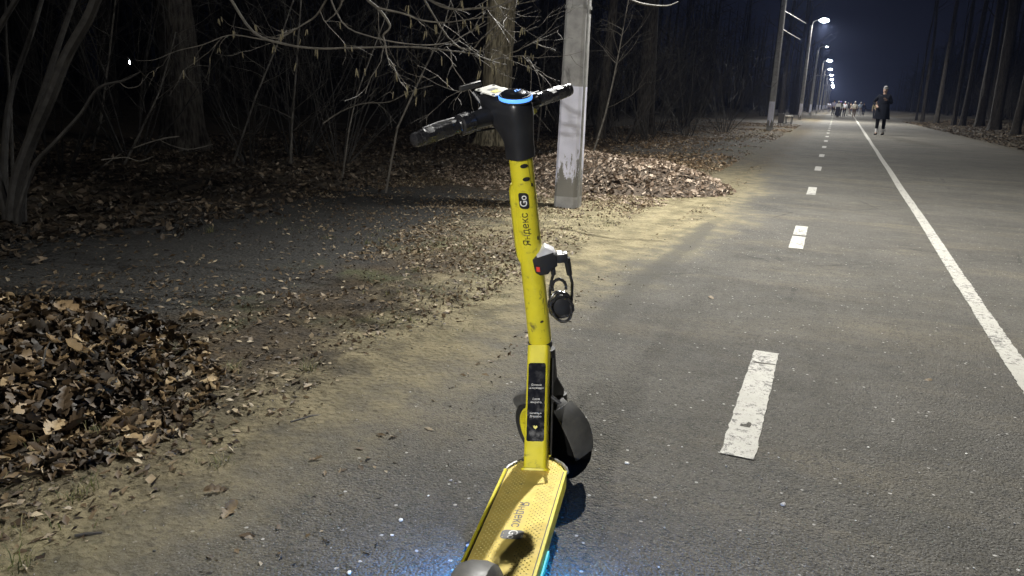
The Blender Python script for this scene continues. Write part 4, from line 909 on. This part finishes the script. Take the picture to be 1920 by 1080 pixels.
person(1600, 220.5, 29.5, 'person in a white top and brown trousers holding a pale bag', PI, (.66, .62, .56), (.12, .075, .05), hat=(.80, .76, .72), extra='bag', arms=('pocket', 'pocket'), stride=.12)
person(1611.5, 217, 25, 'person in a pale blue jacket and light grey trousers in the far group', 0, (.45, .52, .62), (.42, .42, .46), hair=(.45, .45, .45), arms=('hip', 'down'))
person(1617.5, 217.3, 24, 'person in a navy coat beside the pale blue jacket', 0, (.025, .03, .06), (.03, .03, .06), shoes=(.4, .4, .4), coat=.35)
person(1553, 211, 19, 'tiny far person in a pale jacket by the far lamp poles', 0, (.5, .5, .58), (.1, .1, .14))

# ------------------------------------------------------------------ the electric scooter
Ft = Vector((-.61653, 1.76507, 0)); yaw = R(10.6); lam = R(5.8356); rho = R(13.351); psi = R(53.9375)
FW = Vector((-math.sin(yaw), math.cos(yaw), 0)); RT0 = Vector((math.cos(yaw), math.sin(yaw), 0)); UP = Vector((0, 0, 1))
U = UP * math.cos(lam) - RT0 * math.sin(lam); RT = RT0 * math.cos(lam) + UP * math.sin(lam)
def D(x, y, z): return Ft + RT * x + FW * y + U * z + RT0 * .014             # deck frame
MD = Matrix((RT, FW, U)).transposed()
A = Ft + FW * .249 + U * .118 + RT * .012
AX = U * math.cos(rho) - FW * math.sin(rho); FH = FW * math.cos(rho) + U * math.sin(rho)
BX = RT * math.cos(psi) + FH * math.sin(psi); BY = FH * math.cos(psi) - RT * math.sin(psi)   # bar right, wheel forward
def Q(x, y, s): return A + BX * x + BY * y + AX * s                            # steering frame
MQ = Matrix((BX, BY, AX)).transposed()
cdir = CAM - Q(0, 0, .65); cph = math.atan2(cdir.dot(BY), cdir.dot(BX))        # side of the tube that faces the rider
def QT(phi, r_, s): return Q(r_ * math.cos(cph + phi), r_ * math.sin(cph + phi), s)
sc = thing('electric_scooter', 'yellow rental electric scooter with black handlebar head parked on the asphalt', 'scooter', Ft)
# --- deck
def deck_outline(g=0.0, yr=-.57):
    w_ = .083 - g; return [(-w_, yr), (-w_, -.005), (-w_ + .028, .052 - g), (-.02, .072 - g), (.02, .072 - g), (w_ - .028, .052 - g), (w_, -.005), (w_, yr)]
MB().loft([[D(x, y, z) for x, y in deck_outline(g_)] for z, g_ in ((.072, .014), (.085, .004), (.120, .001), (.1285, .001))]).build('deck', m_yellow, sc, bevel=.002)
MB().loft([[D(x, y, z) for x, y in deck_outline(g_, -.558)] for z, g_ in ((.127, .0085), (.1325, .0085), (.1335, .0095))]).build('deck_mat', m_yellowmat, sc)
for sg in (-1, 1):
    MB().loft([[D(sg * (.083 + dx), y, z) for dx, z in ((-.0065, .1285), (.0015, .1285), (.0025, .133), (.0015, .137), (-.005, .137), (-.0065, .134))] for y in (-.57, -.3, -.010)]).build('side_rail', m_yellow, sc)
    MB().loft([[D(sg * (.083 + dx), y, z) for dx, z in ((-.0085, .131), (-.0066, .131), (-.0066, .1338), (-.0085, .1338))] for y in (-.57, -.010)]).build('rail_groove', m_print, sc)
    MB().loft([[D(sg * (.0835), y, z) for y, z in ((-.6, z0), (-.235, z0), (-.235, z0 + .012), (-.6, z0 + .012))] if False else [D(sg * .082, y_, .088), D(sg * .0862, y_, .088), D(sg * .0862, y_, .101), D(sg * .082, y_, .101)] for y_ in (-.57, -.33)]).build('deck_light', m_cyan, sc)
    MB().tube([D(sg * .0845, -.008, .130), D(sg * .079, .014, .131), D(sg * .066, .038, .131), D(sg * .045, .060, .131), D(sg * .022, .074, .131)], .0045, 8).build('corner_trim', m_metal, sc)
for sg in (-1, 1): MB().box(D(sg * .058, -.47, .0685), (.016, .18, .006), MD).build('under_light', m_under, sc)
st_ = MB()
for j in range(78):
    for i in range(-5, 6):
        if abs(i) < 2 and j > 8: continue
        x = i * .0125 + (.00625 if j % 2 else 0); y = .045 - j * .0078
        if abs(x) > .066 or y < -.55: continue
        b = D(x, y, .1335); r_ = .0021; st_.add([D(x - r_, y, .1334), D(x, y - r_, .1334), D(x + r_, y, .1334), D(x, y + r_, .1334), D(x - r_ * .4, y, .1349), D(x, y - r_ * .4, .1349), D(x + r_ * .4, y, .1349), D(x, y + r_ * .4, .1349)], [(0, 1, 5, 4), (1, 2, 6, 5), (2, 3, 7, 6), (3, 0, 4, 7), (4, 5, 6, 7)])
tag(st_.build('grip_studs', plain('mat_stud', (.66, .56, .22), .55, var=.08), sc, smooth=False), kind='stuff')
def text_mesh(name, s, size, f, mat, parent, shear=0.0, bold=0.0, xs=1.0):
    cu = bpy.data.curves.new(name, 'FONT'); cu.body = s.replace('н', 'h'); cu.small_caps_scale = .74; cu.size = size;
    for q_, ch_ in enumerate(s): cu.body_format[q_].use_small_caps = ch_ == 'н'
    cu.align_x = 'CENTER'; cu.align_y = 'CENTER'; cu.offset = 0 if 'н' in s else bold * size * .8; cu.shear = shear; cu.resolution_u = 3
    o = bpy.data.objects.new(name, cu); C.objects.link(o); bpy.context.view_layer.update(); dg = bpy.context.evaluated_depsgraph_get(); me = bpy.data.meshes.new_from_object(o.evaluated_get(dg)); bpy.data.objects.remove(o)
    mb = MB(); bm = bmesh.new(); bm.from_mesh(me)
    bmesh.ops.triangulate(bm, faces=bm.faces); bm.verts.index_update()
    mb.add([f(v.co.x * xs, v.co.y) for v in bm.verts], [[v.index for v in q.verts] for q in bm.faces]); bm.free(); return mb.build(name, mat, parent, smooth=False)
# deck lettering reads from the front towards the rear
text_mesh('lettering', 'Яндекс', .034, lambda a, b: D(b + .002, -.235 - a, .1341), m_grprint, sc, bold=.004)
def rrect(hw, hh, r_, n=5, skew=0.0):
    out = []
    for cx, cy, a0 in ((hw - r_, hh - r_, 0), (-hw + r_, hh - r_, 90), (-hw + r_, -hh + r_, 180), (hw - r_, -hh + r_, 270)):
        for k in range(n + 1): a = R(a0 + 90 * k / n); x, y = cx + r_ * math.cos(a), cy + r_ * math.sin(a); out.append((x + skew * y, y))
    return out
o_ = rrect(.019, .026, .011); MB().add([D(b + .002, -.325 - a, .1341) for a, b in o_], [tuple(range(len(o_)))]).build('go_badge', m_grprint, sc, smooth=False)
text_mesh('badge_lettering', 'Go', .030, lambda a, b: D(b + .002, -.325 - a, .1345), m_wprint, sc, bold=.012)
# --- rear fender, wheel
RA = (-.668, .120)
def arc(r_, a0, a1, n, hw, th, cy, cz, fr, crown=.35):
    rings = []
    for i in range(n + 1):
        a = R(a0 + (a1 - a0) * i / n); sec_ = []
        for x, dr in ((-hw, -.028), (-hw, -.012), (-hw * .8, 0), (-hw * .35, .006), (hw * .35, .006), (hw * .8, 0), (hw, -.012), (hw, -.028), (hw - th, -.028), (hw - th, -.014), (hw * .75, -th), (-hw * .75, -th), (-hw + th, -.014), (-hw + th, -.028)):
            rr = r_ + dr; sec_.append(fr(x, cy + rr * math.cos(a), cz + rr * math.sin(a)))
        rings.append(sec_)
    return MB().loft(rings)
arc(.136, 20, 175, 28, .040, .003, RA[0], RA[1], D).build('rear_fender', m_fender, sc)
def wheel(name, fr, cy, cz, R_=.124, hubmat=None, sides=True):
    n = 36; tb = MB(); rings = []
    for i in range(n):
        a = 2 * math.pi * i / n; ring = []
        for k in range(12):
            b = 2 * math.pi * k / 12; rr = R_ - .018 + .018 * math.cos(b); ring.append(fr(.026 * math.sin(b), cy + rr * math.cos(a), cz + rr * math.sin(a)))
        rings.append(ring)
    rings.append(rings[0]); w_ = tb.loft(rings, cap=False).build('tyre', m_rubber, None); return w_
def full_wheel(name, fr, cy, cz):
    w_ = wheel(name, fr, cy, cz); rim = MB()
    cir = lambda r_, x: [fr(x, cy + r_ * math.cos(2 * PI * i / 32), cz + r_ * math.sin(2 * PI * i / 32)) for i in range(32)]
    rim.loft([cir(.098, -.022), cir(.098, .022), cir(.090, .025), cir(.080, .010), cir(.080, -.010), cir(.090, -.025), cir(.098, -.022)], cap=False)
    hub = MB().loft([cir(.012, -.034), cir(.030, -.032), cir(.036, -.020), cir(.036, .020), cir(.030, .032), cir(.012, .034)])
    spk = MB()
    for s_ in range(5):
        a = 2 * PI * s_ / 5 + .3; ca, sa = math.cos(a), math.sin(a)
        spk.loft([[fr(x, cy + r_ * ca - t_ * sa, cz + r_ * sa + t_ * ca) for x, t_ in ((-.008, -.009), (.008, -.009), (.008, .009), (-.008, .009))] for r_ in (.032, .086)])
    tag(w_, None); me_off(w_, Ft); w_.parent = sc; w_.name = name
    rim.build('rim', m_yellow, w_); hub.build('hub', m_yellow, w_); spk.build('spoke', m_yellow, w_, smooth=False); return w_
def me_off(o, off):
    for v in o.data.vertices: v.co -= off
WQ = lambda x, y, z: Q(x, y + .010, z + .006)
full_wheel('front_wheel', WQ, 0, 0)
full_wheel('rear_wheel', D, RA[0], RA[1])
# --- fork, front fender
for sg in (-1, 1):
    MB().loft([[Q(sg * .044 + a, b + y, s) for a, b in ((-.007, -.018), (.007, -.014), (.007, .014), (-.007, .018))] for s, y in ((-.022, 0), (.0, 0), (.05, -.002), (.10, -.004), (.145, -.004))]).build('fork_leg', m_black, sc, bevel=.002)
    MB().tube([Q(sg * .052, 0, 0), Q(sg * .060, 0, 0)], .013, 10).build('axle_cap', m_dkmetal, sc)
    MB().tube([Q(sg * .050, -.022, .02), Q(sg * .050, -.020, .13)], [.011, .011], 10).build('spring_damper', m_dkmetal, sc)
MB().loft([[Q(a, b - .004, s) for a, b in rrect(.052 * g_, .026 * g_, .012)] for s, g_ in ((.135, 1), (.150, 1.02), (.175, .85), (.21, .62))]).build('fork_crown', m_black, sc)
arc(.140, 40, 178, 26, .036, .003, 0, 0, WQ).build('front_fender', m_fender, sc)
# lower flap that widens behind the tyre
rings = []
for i in range(9):
    a = R(120 + 64 * i / 8); hw = .036 + .008 * math.sin(PI * i / 8); rr = .1475
    rings.append([WQ(x * hw, rr * math.cos(a) - .004 * (1 - x * x), rr * math.sin(a)) for x in (-1, -.6, -.2, .2, .6, 1)] + [WQ(x * hw, (rr - .004) * math.cos(a), (rr - .004) * math.sin(a)) for x in (1, .6, .2, -.2, -.6, -1)])
MB().loft(rings).build('mud_flap', m_fender, sc)
sk = []
for i in range(13):
    a = R(96 + 128 * i / 12); ri = .046 + .03 * abs(i / 12 - .45)
    sk.append([WQ(-.040, ri * math.cos(a), ri * math.sin(a)), WQ(-.043, .11 * math.cos(a), .11 * math.sin(a)), WQ(-.040, .139 * math.cos(a), .139 * math.sin(a)), WQ(-.036, .138 * math.cos(a), .138 * math.sin(a)), WQ(-.039, .11 * math.cos(a), .11 * math.sin(a)), WQ(-.036, ri * math.cos(a), ri * math.sin(a))])
MB().loft(sk).build('fender_side', m_skirt, sc)
arc(.1465, 183, 222, 10, .040, .003, 0, 0, WQ).build('fender_tail_shade', m_skirt, sc)  # added black arc for the shaded underside where the fender turns under
# --- neck column from deck to the steering head
J0 = D(0, .0, .128) - RT0 * .0; J1 = Q(0, 0, .335); nd = (J1 - J0).normalized(); nx_ = RT; nz_ = nx_.cross(nd).normalized()
if nz_.dot(CAM - J0) < 0: nz_ = -nz_
sec = lambda p, hw, hh: [p + nx_ * a + nz_ * b for a, b in rrect(hw, hh, .010)]
MB().loft([sec(J0 + nd * .0, .034, .032), sec(J0 + nd * .012, .031, .029), sec(J0 + nd * .2, .030, .030), sec(J0.lerp(J1, .93), .0295, .030)]).build('neck_column', m_yellow, sc)
MB().loft([[J0 + nx_ * a + nz_ * b + nd * h for a, b in rrect(.037, .035, .012)] for h in (0, .006)]).build('neck_foot', m_yellow, sc)
pc = J0.lerp(J1, .50); L_ = (J1 - J0).length
pf = lambda a, b, o=.0012: pc + nx_ * a + nd * b + nz_ * (.030 + o)
pl = rrect(.0235, .105, .006); MB().loft([[pf(a, b, h) for a, b in pl] for h in (-.001, .0012)]).build('text_panel', m_gloss, sc)
for k, (a_, b_) in enumerate((('Слезаем', 'на переходах'), ('Ездим', 'аккуратно'), ('Катайтесь', 'безопасно'))):
    y0 = .045 - .038 * k
    text_mesh('panel_lettering', a_, .0078, lambda x, y, y0=y0: pf(x, y + y0, .0018), m_wprint, sc, xs=.85); text_mesh('panel_lettering', b_, .0078, lambda x, y, y0=y0: pf(x, y + y0 - .0085, .0018), m_wprint, sc, xs=.80)
hp_ = [(.0058 * (16 * math.sin(q) ** 3) / 16, .0058 * (13 * math.cos(q) - 5 * math.cos(2 * q) - 2 * math.cos(3 * q) - math.cos(4 * q)) / 16 - .068) for q in [2 * PI * i / 24 for i in range(24)]]
MB().add([pf(a, b, .0018) for a, b in hp_], [tuple(range(24))]).build('heart_mark', m_yprint, sc, smooth=False)
# side cable cover right of the neck
MB().tube([J0.lerp(J1, .12) + nx_ * .033 - nz_ * .012, J0.lerp(J1, .5) + nx_ * .034 - nz_ * .014, J0.lerp(J1, .85) + nx_ * .034 - nz_ * .015], .006, 8).build('side_trim', m_dkmetal, sc)
MB().tube([J0.lerp(J1, .55) + nx_ * .036, J0.lerp(J1, .45) + nx_ * .060 + nd * .02, Q(-.02, -.05, .15), Q(-.045, -.02, .10)], .0045, 8).build('brake_hose', m_black, sc)
MB().loft([[Q(a, b - .002, s) for a, b in rrect(.030 * g_, .030 * g_, .014)] for s, g_ in ((.19, .8), (.21, 1), (.27, 1.02), (.30, 1.05))]).build('steering_head', m_black, sc)
# --- steering tube
TR = .0305
circ = lambda s, r_: [Q(r_ * math.cos(q), r_ * math.sin(q), s) for q in [2 * PI * i / 32 for i in range(32)]]
MB().loft([circ(s, r_) for s, r_ in ((.325, TR + .001), (.34, TR + .0015), (.60, TR), (.885, TR - .001))]).build('steering_tube', m_yellow, sc)
MB().loft([circ(s, r_) for s, r_ in ((.312, TR + .003), (.322, TR + .0035), (.328, TR + .0025))]).build('collar', m_black, sc)
def decal(mb, pts, r_=TR + .0012):
    mb.add([QT(a / TR, r_, s) for a, s in pts], [tuple(range(len(pts)))])
# side pod on the left of the tube
rings = []
for s, g_ in ((.575, .25), (.59, .8), (.62, 1), (.74, 1), (.775, .85), (.79, .25)):
    c_ = -PI / 2 * .98; rings.append([QT(c_ + da * .55, TR + (.0095 * g_ if abs(da) < .8 else -.003), s) for da in (-1, -.75, -.3, .3, .75, 1)] + [QT(c_, TR - .012, s)])
MB().loft(rings).build('side_pod', m_yellow, sc)
text_mesh('lettering', 'Яндекс', .0265, lambda a, b: QT((-b - .006) / TR, TR + .0011, .675 + a), m_print, sc, bold=.006)
o_ = rrect(.0215, .0125, .0075, skew=.12); bd = MB(); vs = [QT((-b - .004) / TR, TR + .0011, .752 + a) for a, b in o_]; vs.append(QT(-.004 / TR, TR + .0016, .752)); n_ = len(o_)
bd.add(vs, [(i, (i + 1) % n_, n_) for i in range(n_)]).build('go_badge', m_print, sc, smooth=False)
text_mesh('badge_lettering', 'Go', .024, lambda a, b: QT((-b - .004) / TR, TR + .0024, .752 + a), m_wprint, sc, bold=.014)
def hole(a0, s0, w_, h_, half=True):
    p = [(a0 + w_ * math.cos(q), s0 + h_ * math.sin(q)) for q in [2 * PI * i / 14 for i in range(14)]]; m_b = MB(); decal(m_b, p); m_b.build('tube_hole_mark', m_print, sc, smooth=False)  # flat dark oval: the shade inside a hole, painted on the tube
for a_, s_, w_, h_ in ((.006, .842, .010, .0055), (.008, .808, .0095, .0055), (.012, .372, .006, .005), (.012, .342, .006, .005), (.010, .402, .005, .004), (.024, .645, .003, .006), (.022, .790, .003, .005)): hole(a_, s_, w_, h_)
m_b = MB(); decal(m_b, [(.0195, .79), (.0205, .79), (.0165, .857), (.0155, .857)], TR + .001); m_b.build('seam_line', m_print, sc, smooth=False)
m_b = MB(); decal(m_b, [(.021, .42), (.0222, .42), (.0225, .47), (.0213, .47)], TR + .001); m_b.build('seam_line', m_print, sc, smooth=False)
# --- cable lock on the tube
LC = Q(0, 0, .575); n_c = (CAM - LC); n_c = (n_c - AX * n_c.dot(AX)).normalized(); t_c = AX.cross(n_c).normalized()
if t_c.dot(RT0) < 0: t_c = -t_c
ML = Matrix((t_c, AX, n_c)).transposed(); LK = lambda a, b, c: LC + t_c * a + AX * b + n_c * c
body = [(.006, -.024), (.002, .014), (.010, .021), (.050, .030), (.066, .018), (.066, -.012), (.050, -.018), (.040, -.032), (.018, -.034)]
MB().loft([[LK(a, b, c) for a, b in body] for c in (-.01, .018, .034)]).build('lock_body', m_black, sc, bevel=.003)
MB().loft([[LK(a, b, c) for a, b in ((.013, .024), (.038, .046), (.062, .030), (.016, .019))] for c in (.0, .035)]).build('lock_top', m_greyplastic, sc, bevel=.0015)
MB().add([LK(a, b, .0348) for a, b in ((.010, -.020), (.019, -.022), (.019, -.008), (.010, -.006))], [(0, 1, 2, 3)]).build('red_mark', m_red, sc, smooth=False)
MB().box(LK(.080, .008, .02), (.030, .026, .026), ML, .004).build('lock_plug', m_black, sc)
MB().loft([[LK(a, b, c) for a, b in ((.068, .023), (.090, .019), (.092, .013), (.068, .015))] for c in (.008, .032)]).build('plug_cap', m_greyplastic, sc)
MB().tube([LK(.092, .004, .02), LK(.096, -.045, .02)], [.009, .0075], 10).build('plug_sleeve', m_black, sc)
MB().tube([LK(.052, -.015, .02), LK(.054, -.040, .02)], [.008, .0065], 10).build('plug_sleeve', m_black, sc)
cb = MB(); cpts = [LK(.054, -.036, .02), LK(.046, -.060, .02), LK(.040, -.080, .025), LK(.038, -.095, .04)]
cx_, cy_ = .064, -.112
for i in range(80):
    a = PI * .85 + 2 * PI * i / 22; rr = .0295 + .003 * math.sin(i * .7); cpts.append(LK(cx_ + rr * math.cos(a) * .95, cy_ + rr * math.sin(a) * 1.15, (.048) + .0075 * (i // 14) + .004 * math.sin(i * .6)))
cpts += [LK(.096, -.095, .045), LK(.101, -.072, .02), LK(.0985, -.055, .02), LK(.0965, -.040, .02)]
cb.tube(cpts, .0042, 8); cb.build('lock_cable', m_grip, sc)
MB().tube([LK(cx_ + .018 * math.cos(q), cy_ + .052 + .024 * math.sin(q), .060) for q in [PI * i / 10 for i in range(-1, 12)]], .0040, 8).build('lock_cable', m_grip, sc)
dsk = MB(); dsk.loft([[LK(cx_ + r_ * math.cos(q), cy_ + r_ * 1.1 * math.sin(q), c) for q in [2 * PI * i / 24 for i in range(24)]] for c, r_ in ((.046, .022), (.070, .026), (.074, .018))]).build('cable_reel', m_black, sc)
# --- head
def hsec(s, back, front, hw, n=28, dx=0.0, tilt=0.0):
    out = []
    for i in range(n):
        q = 2 * PI * i / n; c_, s_ = math.cos(q), math.sin(q); pw = .75
        x = hw * math.copysign(abs(c_) ** pw, c_); y = (front if s_ > 0 else back) * abs(s_) ** pw * (1 if s_ > 0 else -1)
        out.append(Q(x + dx, y, s + tilt * y))
    return out
MB().loft([hsec(.858, .0335, .0335, .0335), hsec(.885, .0338, .034, .0338), hsec(.90, .034, .036, .0335), hsec(.925, .037, .060, .035), hsec(.945, .039, .090, .0365), hsec(.97, .040, .112, .038, tilt=.06), hsec(.990, .040, .116, .038, tilt=.10), hsec(.998, .037, .112, .034, tilt=.12)]).build('head_shroud', m_black, sc)
tl = .16
def top(x, y, h): return Q(x, y, .997 + h + tl * (y + .04) * .8)
dc = (0, -.004); dr = .0375
ringp = lambda r_, h: [top(dc[0] + r_ * math.cos(q), dc[1] + r_ * math.sin(q), h) for q in [2 * PI * i / 40 for i in range(40)]]
MB().loft([ringp(.0395, -.003), ringp(.0395, .010), ringp(.0370, .0125)]).build('display_bezel', m_black, sc)
MB().loft([ringp(.0402, .0015), ringp(.0408, .0035), ringp(.0408, .0085), ringp(.0395, .0105), ringp(.0390, .0100), ringp(.0390, .002)], cap=False).build('light_ring', m_blue, sc)
MB().loft([ringp(.0365, .011), ringp(.030, .0165), ringp(.018, .0195), ringp(.004, .0205)]).build('display', m_gloss, sc)
seg = MB()
for a, b in ((-.004, -.010), (.004, -.010), (.011, -.008), (0, -.004), (.007, -.003)):
    seg.add([top(a - .0022, b - .003, .0213), top(a + .0022, b - .003, .0213), top(a + .0022, b + .0005, .0213), top(a - .0022, b + .0005, .0213)], [(0, 1, 2, 3)])
seg.build('display_digits', m_blue, sc, smooth=False)
plate = [(-.030, .036), (-.012, .036), (-.010, .041), (.012, .041), (.014, .036), (.030, .036), (.032, .070), (.028, .074), (.031, .108), (-.030, .108), (-.027, .086), (-.032, .082)]
MB().loft([[top(a, b, h) for a, b in plate] for h in (.004, .0065)]).build('sticker_plate', m_plate, sc, smooth=False)
MB().add([top(a, b, .0072) for a, b in ((-.016, .050), (.006, .050), (.006, .068), (-.016, .068))], [(0, 1, 2, 3)]).build('yellow_patch', m_yprint, sc, smooth=False)
MB().add([top(a, b, .0071) for a, b in ((-.012, .068), (.012, .068), (.012, .084), (-.012, .084))], [(0, 1, 2, 3)]).build('grey_patch', m_grprint, sc, smooth=False)
for a, b in ((-.027, .044), (.026, .100), (-.026, .098), (.027, .046)): MB().tube([top(a, b, .005), top(a, b, .0085)], .0035, 8).build('screw', m_metal, sc)
# handlebars
BO = .067; SB = .961
for sg in (-1, 1):
    MB().tube([Q(sg * .02, BO, SB), Q(sg * .08, BO, SB), Q(sg * .15, BO, SB), Q(sg * .24, BO, SB)], [.024, .021, .016, .015], 16).build('handlebar', m_black, sc)
    gr = MB(); N = 46; rings = []
    for i in range(N + 1):
        u = i / N; x = .128 + (.252 - .128) * u; ring = []
        base = .0165 if u < .96 else .0150
        if i < 2: base = .0190
        for k in range(24):
            q = 2 * PI * k / 24; rr = base + (.0020 * (1 if math.sin(4 * q + sg * u * 5) > 0 else 0) if .05 < u < .93 else 0); ring.append(Q(sg * x, BO + rr * math.cos(q), SB + rr * math.sin(q)))
        rings.append(ring)
    gr.loft(rings).build('grip', m_grip, sc, angle=25)
    MB().tube([Q(sg * .251, BO, SB), Q(sg * .262, BO, SB), Q(sg * .266, BO, SB)], [.0175, .016, .008], 16).build('grip_end', m_grip, sc)
    # ribbed twist collar
    cl_ = MB(); rings = []
    for x in (.086, .09, .108, .124, .127):
        ring = []
        for k in range(32):
            q = 2 * PI * k / 32; rr = (.0245 if .088 < x < .126 else .019) + (.0015 if k % 2 else 0); ring.append(Q(sg * x, BO + rr * math.cos(q), SB + rr * math.sin(q)))
        rings.append(ring)
    cl_.loft(rings).build('twist_collar', m_grip if sg < 0 else m_black, sc)
    # brake lever
    MB().box(Q(sg * .075, BO + .020, SB + .002), (.034, .030, .026), MQ, .005).build('lever_clamp', m_black, sc)
    MB().loft([[Q(sg * x, BO + y + dy, SB + z + dz) for dy, dz in ((-.004, -.0035), (.004, -.0035), (.004, .0035), (-.004, .0035))] for x, y, z in ((.070, .032, .004), (.10, .046, .006), (.15, .052, .006), (.19, .052, .004), (.197, .050, .004))]).build('brake_lever', m_metal if sg < 0 else m_dkmetal, sc, bevel=.002)
# bell with a round face on the right bar, thumb throttle
c0 = Q(.060, BO - .012, SB + .030); bl = MB().loft([[c0 + BX * (r_ * math.cos(q)) + (BY * .35 + AX).normalized() * h + (BY - AX * .35).normalized() * r_ * math.sin(q) for q in [2 * PI * i / 20 for i in range(20)]] for r_, h in ((.017, -.012), (.0175, 0), (.013, .006), (.004, .008))]).build('bell', m_plate, sc)
MB().box(Q(.062, BO, SB + .012), (.026, .030, .022), MQ, .004).build('bell_clamp', m_black, sc)
MB().loft([[Q(.092 + .013 * math.cos(q), BO - .026 - h, SB - .016 + .008 * math.sin(q)) for q in [2 * PI * i / 12 for i in range(12)]] for h in (0, .006)]).build('throttle_tab', m_yprint, sc)
MB().tube([Q(.075, BO - .01, SB - .01), Q(.092, BO - .022, SB - .016)], .006, 8).build('throttle_arm', m_black, sc)
# reflectors on the head
MB().tube([Q(-.0385, .085, .945), Q(-.0395, .088, .955), Q(-.0395, .088, .972)], .0028, 6).build('side_reflector', m_yprint, sc)
MB().tube([Q(.036, -.022, .955), Q(.0365, -.022, .975)], .0020, 6).build('side_reflector', m_plate, sc)
# phone clip in front of the head
MB().tube([Q(-.01, .105, .975), Q(-.015, .135, 1.01)], .006, 8).build('clip_stalk', m_black, sc)
MB().box(Q(-.015, .142, 1.025), (.07, .012, .014), MQ, .004).build('phone_clip', m_dkmetal, sc)
# headlight
MB().loft([[Q(r_ * math.cos(q), y, .955 + r_ * math.sin(q)) for q in [2 * PI * i / 20 for i in range(20)]] for y, r_ in ((.10, .022), (.122, .021), (.126, .016))]).build('headlight', m_greyplastic, sc)
# cables from the bars into the head
for sg in (-1, 1):
    MB().tube([Q(sg * .085, BO + .03, SB), Q(sg * .06, BO + .06, SB - .02), Q(sg * .03, BO + .055, SB - .045), Q(sg * .01, .07, .925)], .003, 6).build('brake_cable', m_rubber, sc)
# kickstand on the left
MB().tube([D(-.05, -.16, .078), D(-.11, -.19, .03) , Vector((*D(-.150, -.20, 0).xy, .006))], [.010, .009, .008], 10).build('kickstand', m_dkmetal, sc)
# ------------------------------------------------------------------ thin haze volume, added to give the lamps halos
hm_ = bpy.data.materials.new('lamp_halo_haze'); hm_.use_nodes = True; hn = hm_.node_tree.nodes; hn.remove(hn['Principled BSDF']); pv = hn.new('ShaderNodeVolumePrincipled')
pv.inputs['Density'].default_value = .00024; pv.inputs['Color'].default_value = (.45, .56, 1, 1); pv.inputs['Anisotropy'].default_value = .6; hm_.node_tree.links.new(pv.outputs[0], hn['Material Output'].inputs['Volume'])
tag(MB().box((0, 220, 12.4), (404, 566, 27.2)).build('haze', hm_, smooth=False), kind='stuff')
